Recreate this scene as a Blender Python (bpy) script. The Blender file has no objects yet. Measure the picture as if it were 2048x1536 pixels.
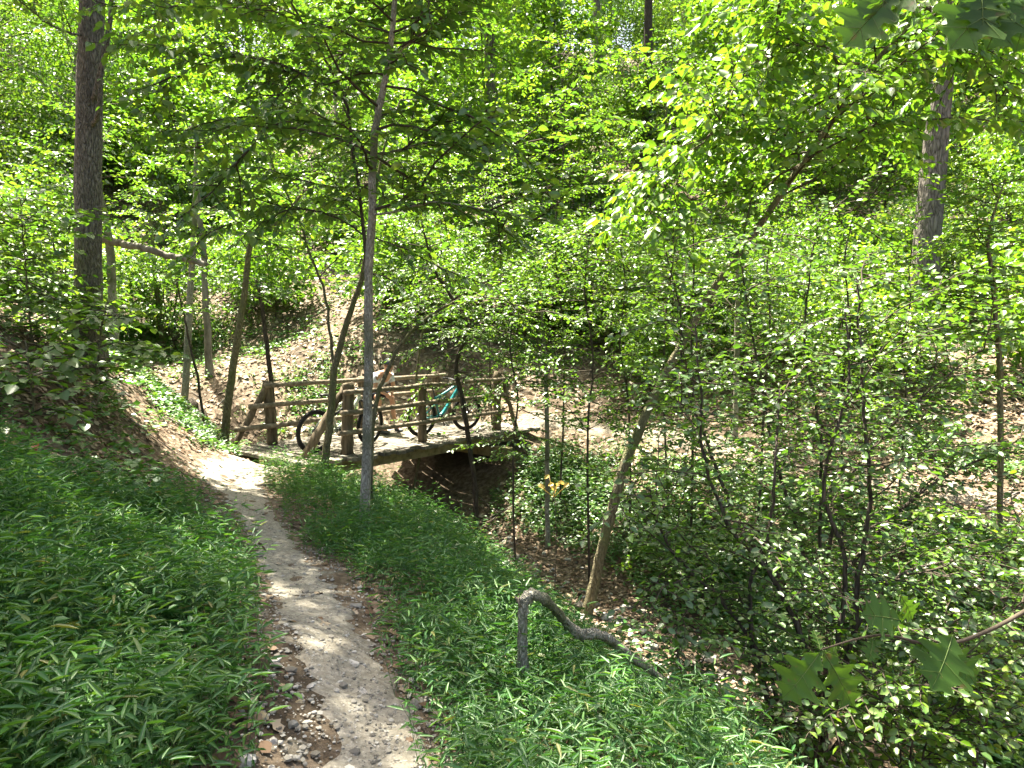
import bpy, math, random
import numpy as np
R = math.radians
rng = np.random.default_rng(11)
random.seed(5)
SC = bpy.context.scene
COL = SC.collection

# ------------------------------------------------------------------ camera, sky, sun, exposure
F = 1409.0                       # focal length in pixels of the 2048 px wide photograph
PITCH = math.atan(103.0 / F)
CAM = np.array([0.0, 0.0, 2.0])
cd = bpy.data.cameras.new('camera'); cam = bpy.data.objects.new('camera', cd); COL.objects.link(cam)
cd.sensor_width = 36.0; cd.lens = F / 2048.0 * 36.0
cd.clip_start = 0.05; cd.clip_end = 1000
cam.location = CAM; cam.rotation_euler = (R(90) - PITCH, 0, 0)
SC.camera = cam

SUN_AZ = np.array([-0.60, 0.80]); SUN_AZ /= np.linalg.norm(SUN_AZ)    # horizontal direction towards the sun
SUN_EL = R(68)
W = bpy.data.worlds.new('World'); SC.world = W; W.use_nodes = True
wn = W.node_tree.nodes; wl = W.node_tree.links
sky = wn.new('ShaderNodeTexSky'); sky.sky_type = 'NISHITA'; sky.sun_disc = False
sky.sun_elevation = SUN_EL; sky.sun_rotation = math.atan2(SUN_AZ[0], SUN_AZ[1])
sky.air_density = 1.0; sky.dust_density = 7.0; sky.ozone_density = 0.0
bg = wn['Background']; bg.inputs['Strength'].default_value = 0.065
wl.new(sky.outputs[0], bg.inputs[0])
sd = bpy.data.lights.new('sun', 'SUN'); sun = bpy.data.objects.new('sun', sd); COL.objects.link(sun)
sd.energy = 5.0; sd.angle = R(0.53); sd.color = (1.0, 0.93, 0.79)
sv = np.array([SUN_AZ[0] * math.cos(SUN_EL), SUN_AZ[1] * math.cos(SUN_EL), math.sin(SUN_EL)])
import mathutils
sun.rotation_euler = mathutils.Vector(sv).to_track_quat('Z', 'Y').to_euler()
sun.location = tuple(sv * 60)
SC.view_settings.view_transform = 'Standard'; SC.view_settings.look = 'None'
SC.view_settings.exposure = 2.9; SC.view_settings.gamma = 1.0
SC.view_settings.use_curve_mapping = False
cy = SC.cycles
cy.max_bounces = 6; cy.diffuse_bounces = 5; cy.glossy_bounces = 2; cy.transmission_bounces = 4
cy.transparent_max_bounces = 4; cy.caustics_reflective = False; cy.caustics_refractive = False
cy.use_denoising = True
cy.sample_clamp_indirect = 6.0

# ------------------------------------------------------------------ helpers
def P(px, py, d):
    """world point seen at photograph pixel (px, py), at distance d straight ahead (world y)"""
    cx = (px - 1024) / F; cyy = -(py - 768) / F
    t = d / (math.cos(PITCH) + cyy * math.sin(PITCH))
    return np.array([cx * t, d, CAM[2] + t * (cyy * math.cos(PITCH) - math.sin(PITCH))])

def unit(v):
    v = np.asarray(v, float); n = np.linalg.norm(v, axis=-1, keepdims=True)
    return v / np.maximum(n, 1e-9)

class MB:
    """collects verts and faces; build() links them as one mesh object"""
    def __init__(s): s.v = []; s.f = []; s.n = 0; s.m = []
    def add(s, v, faces, mat=0):
        v = np.asarray(v, float).reshape(-1, 3)
        for f in faces:
            f = np.asarray(f, np.int64)
            if f.size:
                s.f.append(f + s.n); s.m.append(mat)
        s.v.append(v); s.n += len(v); return s
    def tube(s, pts, rad, sides=6, cap=True, mat=0):
        pts = np.asarray(pts, float); n = len(pts)
        rad = np.broadcast_to(np.asarray(rad, float), (n,))
        tan = np.gradient(pts, axis=0); tan = unit(tan)
        ref = np.array([0, 0, 1.0]) if abs(tan[0][2]) < 0.9 else np.array([1.0, 0, 0])
        a = unit(np.cross(tan, ref)); b = np.cross(tan, a)
        th = np.linspace(0, 2 * math.pi, sides, endpoint=False)
        ring = (pts[:, None, :] + rad[:, None, None] * (np.cos(th)[None, :, None] * a[:, None, :] + np.sin(th)[None, :, None] * b[:, None, :]))
        i = np.arange(n - 1)[:, None] * sides; j = np.arange(sides)[None, :]; k = (j + 1) % sides
        q = np.stack([i + j, i + k, i + sides + k, i + sides + j], -1).reshape(-1, 4)
        fs = [q]
        if cap:
            fs.append(np.arange(sides)[::-1][None, :]); fs.append((np.arange(sides) + (n - 1) * sides)[None, :])
        return s.add(ring.reshape(-1, 3), fs, mat)
    def box(s, c, e1, e2, e3, mat=0):
        """box about c with half-extent vectors"""
        c = np.asarray(c, float); e1, e2, e3 = map(lambda e: np.asarray(e, float), (e1, e2, e3))
        v = [c + a * e1 + b * e2 + g * e3 for g in (-1, 1) for b in (-1, 1) for a in (-1, 1)]
        return s.add(v, [np.array([[0, 2, 3, 1], [4, 5, 7, 6], [0, 1, 5, 4], [2, 6, 7, 3], [0, 4, 6, 2], [1, 3, 7, 5]])], mat)
    def mesh(s, name, mats, smooth=True):
        me = bpy.data.meshes.new(name)
        v = np.concatenate(s.v) if s.v else np.zeros((0, 3))
        me.vertices.add(len(v)); me.vertices.foreach_set('co', v.astype(np.float32).ravel())
        li = np.concatenate([f.ravel() for f in s.f]); tot = np.concatenate([np.full(len(f), f.shape[1]) for f in s.f])
        mi = np.concatenate([np.full(len(f), m) for f, m in zip(s.f, s.m)])
        st = np.concatenate([[0], np.cumsum(tot)[:-1]])
        me.loops.add(len(li)); me.loops.foreach_set('vertex_index', li.astype(np.int32))
        me.polygons.add(len(tot)); me.polygons.foreach_set('loop_start', st.astype(np.int32))
        me.polygons.foreach_set('material_index', mi.astype(np.int32))
        me.polygons.foreach_set('use_smooth', np.full(len(tot), bool(smooth)))
        for m in (mats if isinstance(mats, (list, tuple)) else [mats]): me.materials.append(m)
        me.update(calc_edges=True); me.validate()
        return me
    def build(s, name, mats, parent=None, smooth=True):
        return link(name, s.mesh(name, mats, smooth), parent)

def link(name, me, parent=None):
    o = bpy.data.objects.new(name, me); COL.objects.link(o)
    if parent is not None:
        o.parent = parent
        o.matrix_parent_inverse = mathutils.Matrix.Identity(4)
    return o
def tag(o, label=None, cat=None, group=None, kind=None):
    if label: o['label'] = label
    if cat: o['category'] = cat
    if group: o['group'] = group
    if kind: o['kind'] = kind
    return o
def empty(name, loc=(0, 0, 0), rz=0.0):
    o = bpy.data.objects.new(name, None); COL.objects.link(o)
    o.location = tuple(loc); o.rotation_euler = (0, 0, rz); o.empty_display_size = 0.2
    return o
def copy_tree(o, parent=None):
    c = o.copy(); COL.objects.link(c); c.parent = parent
    for ch in o.children: copy_tree(ch, c)
    return c

# ------------------------------------------------------------------ materials
def new_mat(name):
    m = bpy.data.materials.new(name); m.use_nodes = True
    m.node_tree.nodes.clear(); return m, m.node_tree.nodes, m.node_tree.links
def ramp(nd, cols, pos=None):
    r = nd.new('ShaderNodeValToRGB'); e = r.color_ramp.elements
    pos = pos or list(np.linspace(0, 1, len(cols)))
    while len(e) < len(cols): e.new(0.5)
    for k, (c, p) in enumerate(zip(cols, pos)): e[k].position = p; e[k].color = (*c, 1)
    return r
def leaf_mat(name, cols, pos=None, trans=0.45, tint=(1.4, 1.45, 0.5), gloss=0.05, rough=0.42):
    m, nd, lk = new_mat(name)
    out = nd.new('ShaderNodeOutputMaterial'); geo = nd.new('ShaderNodeNewGeometry')
    r = ramp(nd, cols, pos); lk.new(geo.outputs['Random Per Island'], r.inputs[0])
    dif = nd.new('ShaderNodeBsdfDiffuse'); tr = nd.new('ShaderNodeBsdfTranslucent')
    lk.new(r.outputs[0], dif.inputs[0])
    mul = nd.new('ShaderNodeMix'); mul.data_type = 'RGBA'; mul.blend_type = 'MULTIPLY'; mul.inputs[0].default_value = 1.0
    mul.clamp_result = False
    lk.new(r.outputs[0], mul.inputs[6]); mul.inputs[7].default_value = (*tint, 1)
    lk.new(mul.outputs[2], tr.inputs[0])
    mx = nd.new('ShaderNodeMixShader'); mx.inputs[0].default_value = trans
    lk.new(dif.outputs[0], mx.inputs[1]); lk.new(tr.outputs[0], mx.inputs[2])
    gl = nd.new('ShaderNodeBsdfGlossy'); gl.inputs['Roughness'].default_value = rough
    gl.inputs[0].default_value = (1, 1, 1, 1)
    m2 = nd.new('ShaderNodeMixShader'); m2.inputs[0].default_value = gloss
    lk.new(mx.outputs[0], m2.inputs[1]); lk.new(gl.outputs[0], m2.inputs[2])
    lk.new(m2.outputs[0], out.inputs[0]); return m
def bark_mat(name, c1, c2, scale=9.0, stretch=0.16, bump=0.8, moss=None):
    m, nd, lk = new_mat(name)
    out = nd.new('ShaderNodeOutputMaterial'); bs = nd.new('ShaderNodeBsdfPrincipled')
    bs.inputs['Roughness'].default_value = 0.9; bs.inputs['Specular IOR Level'].default_value = 0.15
    tc = nd.new('ShaderNodeTexCoord'); mp = nd.new('ShaderNodeMapping'); mp.inputs['Scale'].default_value = (1, 1, stretch)
    lk.new(tc.outputs['Object'], mp.inputs[0])
    vo = nd.new('ShaderNodeTexVoronoi'); vo.feature = 'DISTANCE_TO_EDGE'; vo.inputs['Scale'].default_value = scale * 2.2
    nz0 = nd.new('ShaderNodeTexNoise'); nz0.inputs['Scale'].default_value = scale * 1.1; nz0.inputs['Detail'].default_value = 3
    lk.new(mp.outputs[0], nz0.inputs[0])
    mxv = nd.new('ShaderNodeMix'); mxv.data_type = 'RGBA'; mxv.inputs[0].default_value = 0.12
    lk.new(mp.outputs[0], mxv.inputs[6]); lk.new(nz0.outputs['Color'], mxv.inputs[7]); lk.new(mxv.outputs[2], vo.inputs[0])
    nz = nd.new('ShaderNodeTexNoise'); nz.inputs['Scale'].default_value = scale * 4; nz.inputs['Detail'].default_value = 4
    lk.new(mp.outputs[0], nz.inputs[0])
    ad = nd.new('ShaderNodeMath'); ad.operation = 'MULTIPLY_ADD'; ad.inputs[1].default_value = 2.2; ad.use_clamp = True
    lk.new(vo.outputs['Distance'], ad.inputs[0])
    sb = nd.new('ShaderNodeMath'); sb.operation = 'MULTIPLY_ADD'; sb.inputs[1].default_value = 1.2; sb.inputs[2].default_value = -0.35
    lk.new(nz.outputs[0], sb.inputs[0]); lk.new(sb.outputs[0], ad.inputs[2])
    r = ramp(nd, [c1, tuple(0.5 * (a + b) for a, b in zip(c1, c2)), c2], [0.05, 0.35, 0.9]); lk.new(ad.outputs[0], r.inputs[0])
    col = r.outputs[0]
    if moss:
        n3 = nd.new('ShaderNodeTexNoise'); n3.inputs['Scale'].default_value = 2.3; n3.inputs['Detail'].default_value = 5
        lk.new(tc.outputs['Object'], n3.inputs[0])
        r3 = ramp(nd, [(0, 0, 0), (1, 1, 1)], [0.48, 0.62]); lk.new(n3.outputs[0], r3.inputs[0])
        mm = nd.new('ShaderNodeMix'); mm.data_type = 'RGBA'; lk.new(r3.outputs[0], mm.inputs[0])
        lk.new(col, mm.inputs[6]); mm.inputs[7].default_value = (*moss, 1); col = mm.outputs[2]
    lk.new(col, bs.inputs['Base Color'])
    bp = nd.new('ShaderNodeBump'); bp.inputs['Strength'].default_value = bump; bp.inputs['Distance'].default_value = 0.03
    lk.new(ad.outputs[0], bp.inputs['Height']); lk.new(bp.outputs[0], bs.inputs['Normal'])
    lk.new(bs.outputs[0], out.inputs[0]); return m
def rough_mat(name, cols, scale=6.0, rough=0.95, bump=0.5, detail=8, pos=None, dist=0.02, stretch=(1, 1, 1), spec=0.2):
    m, nd, lk = new_mat(name)
    out = nd.new('ShaderNodeOutputMaterial'); bs = nd.new('ShaderNodeBsdfPrincipled')
    bs.inputs['Roughness'].default_value = rough; bs.inputs['Specular IOR Level'].default_value = spec
    tc = nd.new('ShaderNodeTexCoord'); mp = nd.new('ShaderNodeMapping'); mp.inputs['Scale'].default_value = stretch
    lk.new(tc.outputs['Object'], mp.inputs[0])
    nz = nd.new('ShaderNodeTexNoise'); nz.inputs['Scale'].default_value = scale; nz.inputs['Detail'].default_value = detail
    nz.inputs['Roughness'].default_value = 0.65
    lk.new(mp.outputs[0], nz.inputs[0])
    r = ramp(nd, cols, pos or list(np.linspace(0.3, 0.7, len(cols)))); lk.new(nz.outputs[0], r.inputs[0])
    lk.new(r.outputs[0], bs.inputs['Base Color'])
    bp = nd.new('ShaderNodeBump'); bp.inputs['Strength'].default_value = bump; bp.inputs['Distance'].default_value = dist
    lk.new(nz.outputs[0], bp.inputs['Height']); lk.new(bp.outputs[0], bs.inputs['Normal'])
    lk.new(bs.outputs[0], out.inputs[0]); return m
def island_mat(name, cols, rough=0.9, bump=0.3, scale=30, spec=0.2, pos=None):
    """colour picked per loose piece (dead leaves, gravel)"""
    m, nd, lk = new_mat(name)
    out = nd.new('ShaderNodeOutputMaterial'); bs = nd.new('ShaderNodeBsdfPrincipled')
    bs.inputs['Roughness'].default_value = rough; bs.inputs['Specular IOR Level'].default_value = spec
    geo = nd.new('ShaderNodeNewGeometry'); r = ramp(nd, cols, pos); lk.new(geo.outputs['Random Per Island'], r.inputs[0])
    lk.new(r.outputs[0], bs.inputs['Base Color'])
    lk.new(bs.outputs[0], out.inputs[0]); return m
def plain(name, col, rough=0.5, metal=0.0, spec=0.5):
    return_m, nd, lk = new_mat(name)
    out = nd.new('ShaderNodeOutputMaterial'); bs = nd.new('ShaderNodeBsdfPrincipled')
    nz = nd.new('ShaderNodeTexNoise'); nz.inputs['Scale'].default_value = 60
    r = ramp(nd, [tuple(c * 0.85 for c in col), tuple(min(1, c * 1.1) for c in col)], [0.35, 0.65])
    lk.new(nz.outputs[0], r.inputs[0]); lk.new(r.outputs[0], bs.inputs['Base Color'])
    bs.inputs['Roughness'].default_value = rough; bs.inputs['Metallic'].default_value = metal
    bs.inputs['Specular IOR Level'].default_value = spec
    lk.new(bs.outputs[0], out.inputs[0]); return return_m

M = {}
M['leaf_mid'] = leaf_mat('leaf_mid', [(.052, .128, .022), (.074, .163, .025), (.10, .19, .028), (.14, .215, .032)])
M['leaf_dark'] = leaf_mat('leaf_dark', [(.045, .105, .02), (.06, .13, .022), (.08, .155, .024)], trans=0.42, gloss=0.06, rough=0.4)
M['leaf_bright'] = leaf_mat('leaf_bright', [(.064, .152, .018), (.088, .188, .02), (.115, .215, .024), (.155, .235, .028)], trans=0.5)
M['leaf_shrub'] = leaf_mat('leaf_shrub', [(.05, .118, .022), (.07, .148, .025), (.10, .18, .03)], trans=0.44, gloss=0.05)
M['leaf_far'] = leaf_mat('leaf_far', [(.06, .138, .026), (.088, .173, .03), (.122, .205, .034), (.17, .228, .04)], trans=0.48, gloss=0.05)
M['grass'] = leaf_mat('grass', [(.035, .12, .026), (.047, .15, .029), (.066, .178, .031), (.10, .205, .036), (.20, .20, .06)], pos=[0, .3, .6, .955, 1.0], trans=0.38, tint=(1.4, 1.35, 0.55), gloss=0.035, rough=0.5)
M['herb'] = leaf_mat('herb', [(.042, .13, .028), (.06, .163, .032), (.088, .19, .034), (.135, .205, .038)], trans=0.35, gloss=0.06)
M['yellow_leaf'] = leaf_mat('yellow_leaf', [(.55, .38, .04), (.65, .45, .05)], trans=0.4, tint=(1.1, 1.0, .6))
M['red_leaf'] = leaf_mat('red_leaf', [(.45, .08, .06), (.5, .12, .08)], trans=0.3, tint=(1.1, .8, .6))
M['oak_leaf'] = leaf_mat('oak_leaf', [(.05, .115, .014), (.068, .145, .016)], trans=0.62, gloss=0.02)
M['vein'] = leaf_mat('vein', [(.11, .17, .04), (.13, .19, .05)], trans=0.3, gloss=0.02)
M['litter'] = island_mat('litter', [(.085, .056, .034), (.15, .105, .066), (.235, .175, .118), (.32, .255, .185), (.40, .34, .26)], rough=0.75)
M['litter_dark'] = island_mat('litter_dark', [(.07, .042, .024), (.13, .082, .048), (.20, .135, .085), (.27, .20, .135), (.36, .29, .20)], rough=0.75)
M['gravel'] = island_mat('gravel', [(.12, .11, .09), (.20, .185, .155), (.28, .265, .225), (.45, .43, .38)], rough=0.9)
M['ground'] = rough_mat('ground', [(.05, .037, .024), (.105, .077, .05), (.175, .135, .092), (.26, .21, .15)], scale=11, detail=10, bump=0.9, dist=0.05, pos=[.28, .45, .56, .72])
M['path'] = rough_mat('path', [(.14, .124, .094), (.215, .195, .152), (.285, .262, .21), (.37, .345, .285)], scale=26, detail=10, bump=0.6, dist=0.02, pos=[.25, .45, .58, .75])
def blotch(mat, col, scale, lo, hi, amount):
    """stains of another colour laid over a material"""
    nd = mat.node_tree.nodes; lk = mat.node_tree.links
    tc = nd.new('ShaderNodeTexCoord'); nz = nd.new('ShaderNodeTexNoise'); nz.inputs['Scale'].default_value = scale; nz.inputs['Detail'].default_value = 6
    lk.new(tc.outputs['Object'], nz.inputs[0]); r = ramp(nd, [(0, 0, 0), (amount, amount, amount)], [lo, hi]); lk.new(nz.outputs[0], r.inputs[0])
    for b in [q for q in nd if q.type in ('BSDF_PRINCIPLED', 'BSDF_DIFFUSE', 'BSDF_TRANSLUCENT')]:
        soc = b.inputs[0]; src = soc.links[0].from_socket
        mx = nd.new('ShaderNodeMix'); mx.data_type = 'RGBA'; lk.new(r.outputs[0], mx.inputs[0]); lk.new(src, mx.inputs[6]); mx.inputs[7].default_value = (*col, 1)
        lk.new(mx.outputs[2], soc)
blotch(M['path'], (.13, .115, .085), 1.7, .50, .68, .4)
blotch(M['path'], (.42, .40, .34), 70, .60, .70, .8)
blotch(M['oak_leaf'], (.14, .10, .03), 38, .62, .70, .8)
blotch(M['ground'], (.045, .034, .022), .9, .5, .64, .7)
M['shoulder'] = rough_mat('shoulder', [(.08, .066, .047), (.145, .125, .092), (.21, .186, .142), (.30, .272, .22)], scale=22, detail=10, bump=0.8, dist=0.03, pos=[.25, .45, .58, .75])
M['bark_grey'] = bark_mat('bark_grey', (.028, .024, .018), (.215, .195, .16), scale=13, stretch=0.3, bump=1.0)
M['bark_pale'] = bark_mat('bark_pale', (.12, .105, .08), (.56, .53, .43), scale=20, stretch=0.3, bump=0.9, moss=(.17, .18, .10))
M['bark_olive'] = bark_mat('bark_olive', (.055, .047, .027), (.27, .24, .145), scale=17, stretch=0.25, bump=0.9, moss=(.16, .17, .075))
M['bark_dark'] = bark_mat('bark_dark', (.022, .018, .014), (.10, .082, .064), scale=12, stretch=0.2, bump=0.8)
M['bark_oak'] = bark_mat('bark_oak', (.035, .03, .024), (.20, .18, .15), scale=7, stretch=0.25, bump=1.0)
M['twig'] = rough_mat('twig', [(.035, .028, .02), (.08, .065, .045)], scale=20, bump=0.2)
M['dead_wood'] = rough_mat('dead_wood', [(.05, .042, .034), (.17, .15, .125), (.28, .255, .22)], scale=9, stretch=(1, 1, .3), bump=0.5)
M['rail_wood'] = rough_mat('rail_wood', [(.075, .06, .042), (.17, .14, .10), (.30, .255, .19)], scale=14, stretch=(1, 1, 1), bump=0.7, detail=8)
M['post_wood'] = rough_mat('post_wood', [(.045, .035, .022), (.12, .095, .062), (.21, .17, .115)], scale=18, stretch=(1, 1, .12), bump=0.9, detail=8)
M['plank_wood'] = rough_mat('plank_wood', [(.10, .088, .068), (.19, .17, .135), (.29, .265, .215)], scale=14, stretch=(1, 1, 1), bump=0.5, detail=9)
_n = M['plank_wood'].node_tree.nodes; _l = M['plank_wood'].node_tree.links                       # each plank has weathered to its own grey
_oi = _n.new('ShaderNodeObjectInfo'); _hs = _n.new('ShaderNodeHueSaturation'); _ma = _n.new('ShaderNodeMapRange')
_ma.inputs[3].default_value = .55; _ma.inputs[4].default_value = 1.35; _l.new(_oi.outputs['Random'], _ma.inputs[0]); _l.new(_ma.outputs[0], _hs.inputs['Value'])
_b = [q for q in _n if q.type == 'BSDF_PRINCIPLED'][0]; _src = _b.inputs['Base Color'].links[0].from_socket
_l.new(_src, _hs.inputs['Color']); _l.new(_hs.outputs[0], _b.inputs['Base Color'])
M['beam_wood'] = rough_mat('beam_wood', [(.11, .095, .05), (.24, .21, .11), (.32, .28, .16)], scale=9, bump=0.5)
M['rock'] = rough_mat('rock', [(.24, .22, .19), (.40, .38, .34), (.55, .53, .48)], scale=9, bump=0.6, dist=0.03)
M['rock_tan'] = rough_mat('rock_tan', [(.20, .15, .08), (.36, .29, .17), (.46, .40, .28)], scale=9, bump=0.6, dist=0.03)
M['tyre'] = plain('tyre', (.018, .018, .018), 0.85, spec=0.2)
M['black'] = plain('black', (.02, .02, .021), 0.45)
M['metal'] = plain('metal', (.45, .45, .46), 0.3, 1.0)
M['white_paint'] = plain('white_paint', (.62, .66, .55), 0.35)
M['teal_paint'] = plain('teal_paint', (.006, .17, .18), 0.3)
M['skin'] = plain('skin', (.50, .27, .18), 0.55, spec=0.3)
M['shirt'] = plain('shirt', (.58, .61, .64), 0.9, spec=0.1)
M['shorts'] = plain('shorts', (.022, .026, .034), 0.9, spec=0.1)
M['sock'] = plain('sock', (.5, .5, .42), 0.95, spec=0.1)
M['shoe'] = plain('shoe', (.05, .055, .06), 0.7)
M['hair'] = plain('hair', (.03, .02, .014), 0.7)
M['helmet'] = plain('helmet', (.04, .045, .05), 0.4)

# ------------------------------------------------------------------ terrain: thin-plate spline through surveyed points
CP = [  # path on the near side
 (0,0,.42),(-.3,1.2,.42),(-.54,2.7,.38),(-1.43,4.65,.28),(-2.36,6.6,.15),(-3.4,8.6,.03),(-3.95,9.8,-.04),(-3.8,10.8,-.06),
 (-4.9,11.9,-.03),(-3.0,10.6,-.10),
 # rim between path and gully
 (.7,1.5,.25),(.35,3.0,.12),(-.45,4.9,.12),(-1.5,7.2,-.06),(-2.45,9.2,-.12),
 (1.25,3.7,-.45),(.1,5.3,-.3),(.9,5.2,-.85),(-.3,7.8,-.62),(-1.2,9.6,-.6),(2.1,2.0,-.5),(2.5,0,-.3),(-1.9,10.9,-.95),
 # gully floor
 (-2.07,13.3,-1.55),(-1.5,12.0,-1.5),(-.6,12.2,-1.65),(.3,10.6,-1.7),(.0,10.0,-1.65),(1.2,9.2,-1.75),(.9,8.6,-1.7),(2.3,7.4,-1.9),(1.9,7.0,-1.85),(3.2,5,-2.1),(2.8,4.8,-2.05),(4,2,-2.3),(4.6,-1,-2.5),
 (-3.2,14.3,-1.1),(-4.6,14.5,-.6),(-6.0,14.7,-.1),(-7.3,15.4,.45),(-8.8,17,1.15),(-10.4,19.5,2.2),(-12,24,4.0),
 # near bank on the left
 (-1.5,2.1,.75),(-1.85,3.5,.6),(-3,3,1.15),(-4.4,6,1.12),(-3.25,5.4,.62),(-5.4,8.5,1.4),(-4.35,8.7,.42),(-4.95,10,.5),(-6.6,11,1.6),
 (-5.5,11.6,.55),(-5.45,12.9,.15),(-6.5,13.1,.8),(-8,14.2,1.5),(-10,12,3.0),(-10,7,3.2),(-7,3,2.4),(-6,-2,2.2),(-2,-3,.9),
 # far bank beside and behind the bridge
 (-6.3,15.6,.5),(-7.0,16.6,1.1),(-6.3,19,1.7),(-5.3,19.5,2.4),(-7.3,22,3.2),(-1.7,19,2.4),(-3.2,17,1.6),(-4.6,16,.55),(-3.0,15.6,.1),(-.3,16.9,1.0),(-1.3,16.0,.02),(.3,15.3,.0),
 # trail on the far side and the slope below it
 (1.5,15.3,-.02),(3,14.3,-.1),(4.5,12.8,-.25),(6,11,-.35),(8,8.5,-.5),(10,5,-.7),
 (.6,14.0,-.6),(2.0,13,-.7),(3.2,11.6,-.85),(4.6,9.6,-.95),(6.2,7,-1.15),(8,4,-1.3),
 (2,17.5,1.0),(5,15.5,.75),(8,13,.65),(10,17,2.0),(10.5,10,.35),(13,8,.6),
 # hill behind
 (0,22,4.0),(0,26,6.0),(0,40,14),(0,60,25),(-15,40,13.5),(-20,25,8),(-25,45,18),(15,30,8.5),(20,45,17),(25,25,6.5),(25,12,3),(0,100,38),
 (-60,60,28),(60,60,26),(-60,0,14),(60,0,5),(30,-10,-2),(0,-15,.8),(-20,-15,5),(15,-15,-3),(-70,110,42),(70,110,40)]
CP = np.array(CP, float)
def tps_k(r2): return np.where(r2 > 1e-12, 0.5 * r2 * np.log(np.maximum(r2, 1e-12)), 0.0)
def _fit():
    n = len(CP); xy = CP[:, :2]
    r2 = ((xy[:, None] - xy[None]) ** 2).sum(-1)
    K = tps_k(r2) + np.eye(n) * 0.02
    Pm = np.concatenate([np.ones((n, 1)), xy], 1)
    A = np.zeros((n + 3, n + 3)); A[:n, :n] = K; A[:n, n:] = Pm; A[n:, :n] = Pm.T
    return np.linalg.solve(A, np.concatenate([CP[:, 2], np.zeros(3)]))
TW = _fit()
def hbase(x, y):
    x = np.asarray(x, float); y = np.asarray(y, float); sh = x.shape
    q = np.stack([x.ravel(), y.ravel()], 1); out = np.empty(len(q))
    for i in range(0, len(q), 20000):
        c = q[i:i + 20000]; r2 = ((c[:, None] - CP[None, :, :2]) ** 2).sum(-1)
        out[i:i + 20000] = tps_k(r2) @ TW[:-3] + TW[-3] + c @ TW[-2:]
    return out.reshape(sh)
def hnoise(x, y):
    return (0.035 * np.sin(2.1 * x + 1.3 * y) * np.sin(1.7 * y - .8 * x + 1) + 0.02 * np.sin(5.3 * x - 3.1 * y + 2) * np.sin(4.1 * y + 2.7 * x)
            + 0.008 * np.sin(13 * x + 5 * y) * np.sin(11 * y - 7 * x))
def h(x, y):
    x = np.asarray(x, float); y = np.asarray(y, float)
    return hbase(x, y) + hnoise(x, y)
def ground_at(px, py, d0=1.5, d1=60):
    ds = np.linspace(d0, d1, 1500); pts = np.array([P(px, py, d) for d in ds])
    dz = pts[:, 2] - h(pts[:, 0], pts[:, 1])
    k = np.argmax(dz < 0) if (dz < 0).any() else len(ds) - 1
    return pts[k]
def poly_dist(x, y, pl):
    x = np.asarray(x, float); y = np.asarray(y, float)
    best = np.full(x.shape, 1e9)
    for a, b in zip(pl[:-1], pl[1:]):
        d = np.array(b[:2]) - np.array(a[:2]); L2 = d @ d
        t = np.clip(((x - a[0]) * d[0] + (y - a[1]) * d[1]) / L2, 0, 1)
        best = np.minimum(best, np.hypot(x - a[0] - t * d[0], y - a[1] - t * d[1]))
    return best
NEAR_PATH = [(.1,-2),(0,0),(-.3,1.2),(-.54,2.7),(-1.0,3.7),(-1.43,4.65),(-1.9,5.6),(-2.36,6.6),(-2.9,7.6),(-3.4,8.6),(-3.85,9.5),(-3.95,10.3),(-3.65,11.3),(-3.3,11.8)]
FAR_TRAIL = [(-.6,15.0),(.4,15.4),(1.5,15.3),(3,14.3),(4.5,12.8),(6,11),(8,8.5),(10,5),(12,1)]
GULLY = [(-6.0,14.7),(-4.6,14.5),(-3.2,14.3),(-2.07,13.3),(-.6,12.0),(.3,10.4),(1.1,8.9),(2.2,7.2),(3.1,5),(4,2),(4.6,-1)]

def axis_grid(lo, hi, c, fine, grow, maxstep):
    a = [c]; s = fine
    while a[-1] < hi: a.append(a[-1] + s); s = min(maxstep, s * (1 + grow)) if a[-1] - c > 9 else fine
    b = [c]; s = fine
    while b[-1] > lo: b.append(b[-1] - s); s = min(maxstep, s * (1 + grow)) if c - b[-1] > 9 else fine
    return np.array(b[::-1][:-1] + a)
gx = axis_grid(-110, 110, -1, .15, .07, 4); gy = axis_grid(-25, 150, 9, .15, .07, 4)
X, Y = np.meshgrid(gx, gy); Z = h(X, Y)
nx, ny = len(gx), len(gy)
ii = (np.arange(ny - 1)[:, None] * nx + np.arange(nx - 1)[None]).ravel()
g = MB().add(np.stack([X, Y, Z], -1).reshape(-1, 3), [np.stack([ii, ii + 1, ii + nx + 1, ii + nx], 1)])
tag(g.build('ground', M['ground']), kind='structure')

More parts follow.
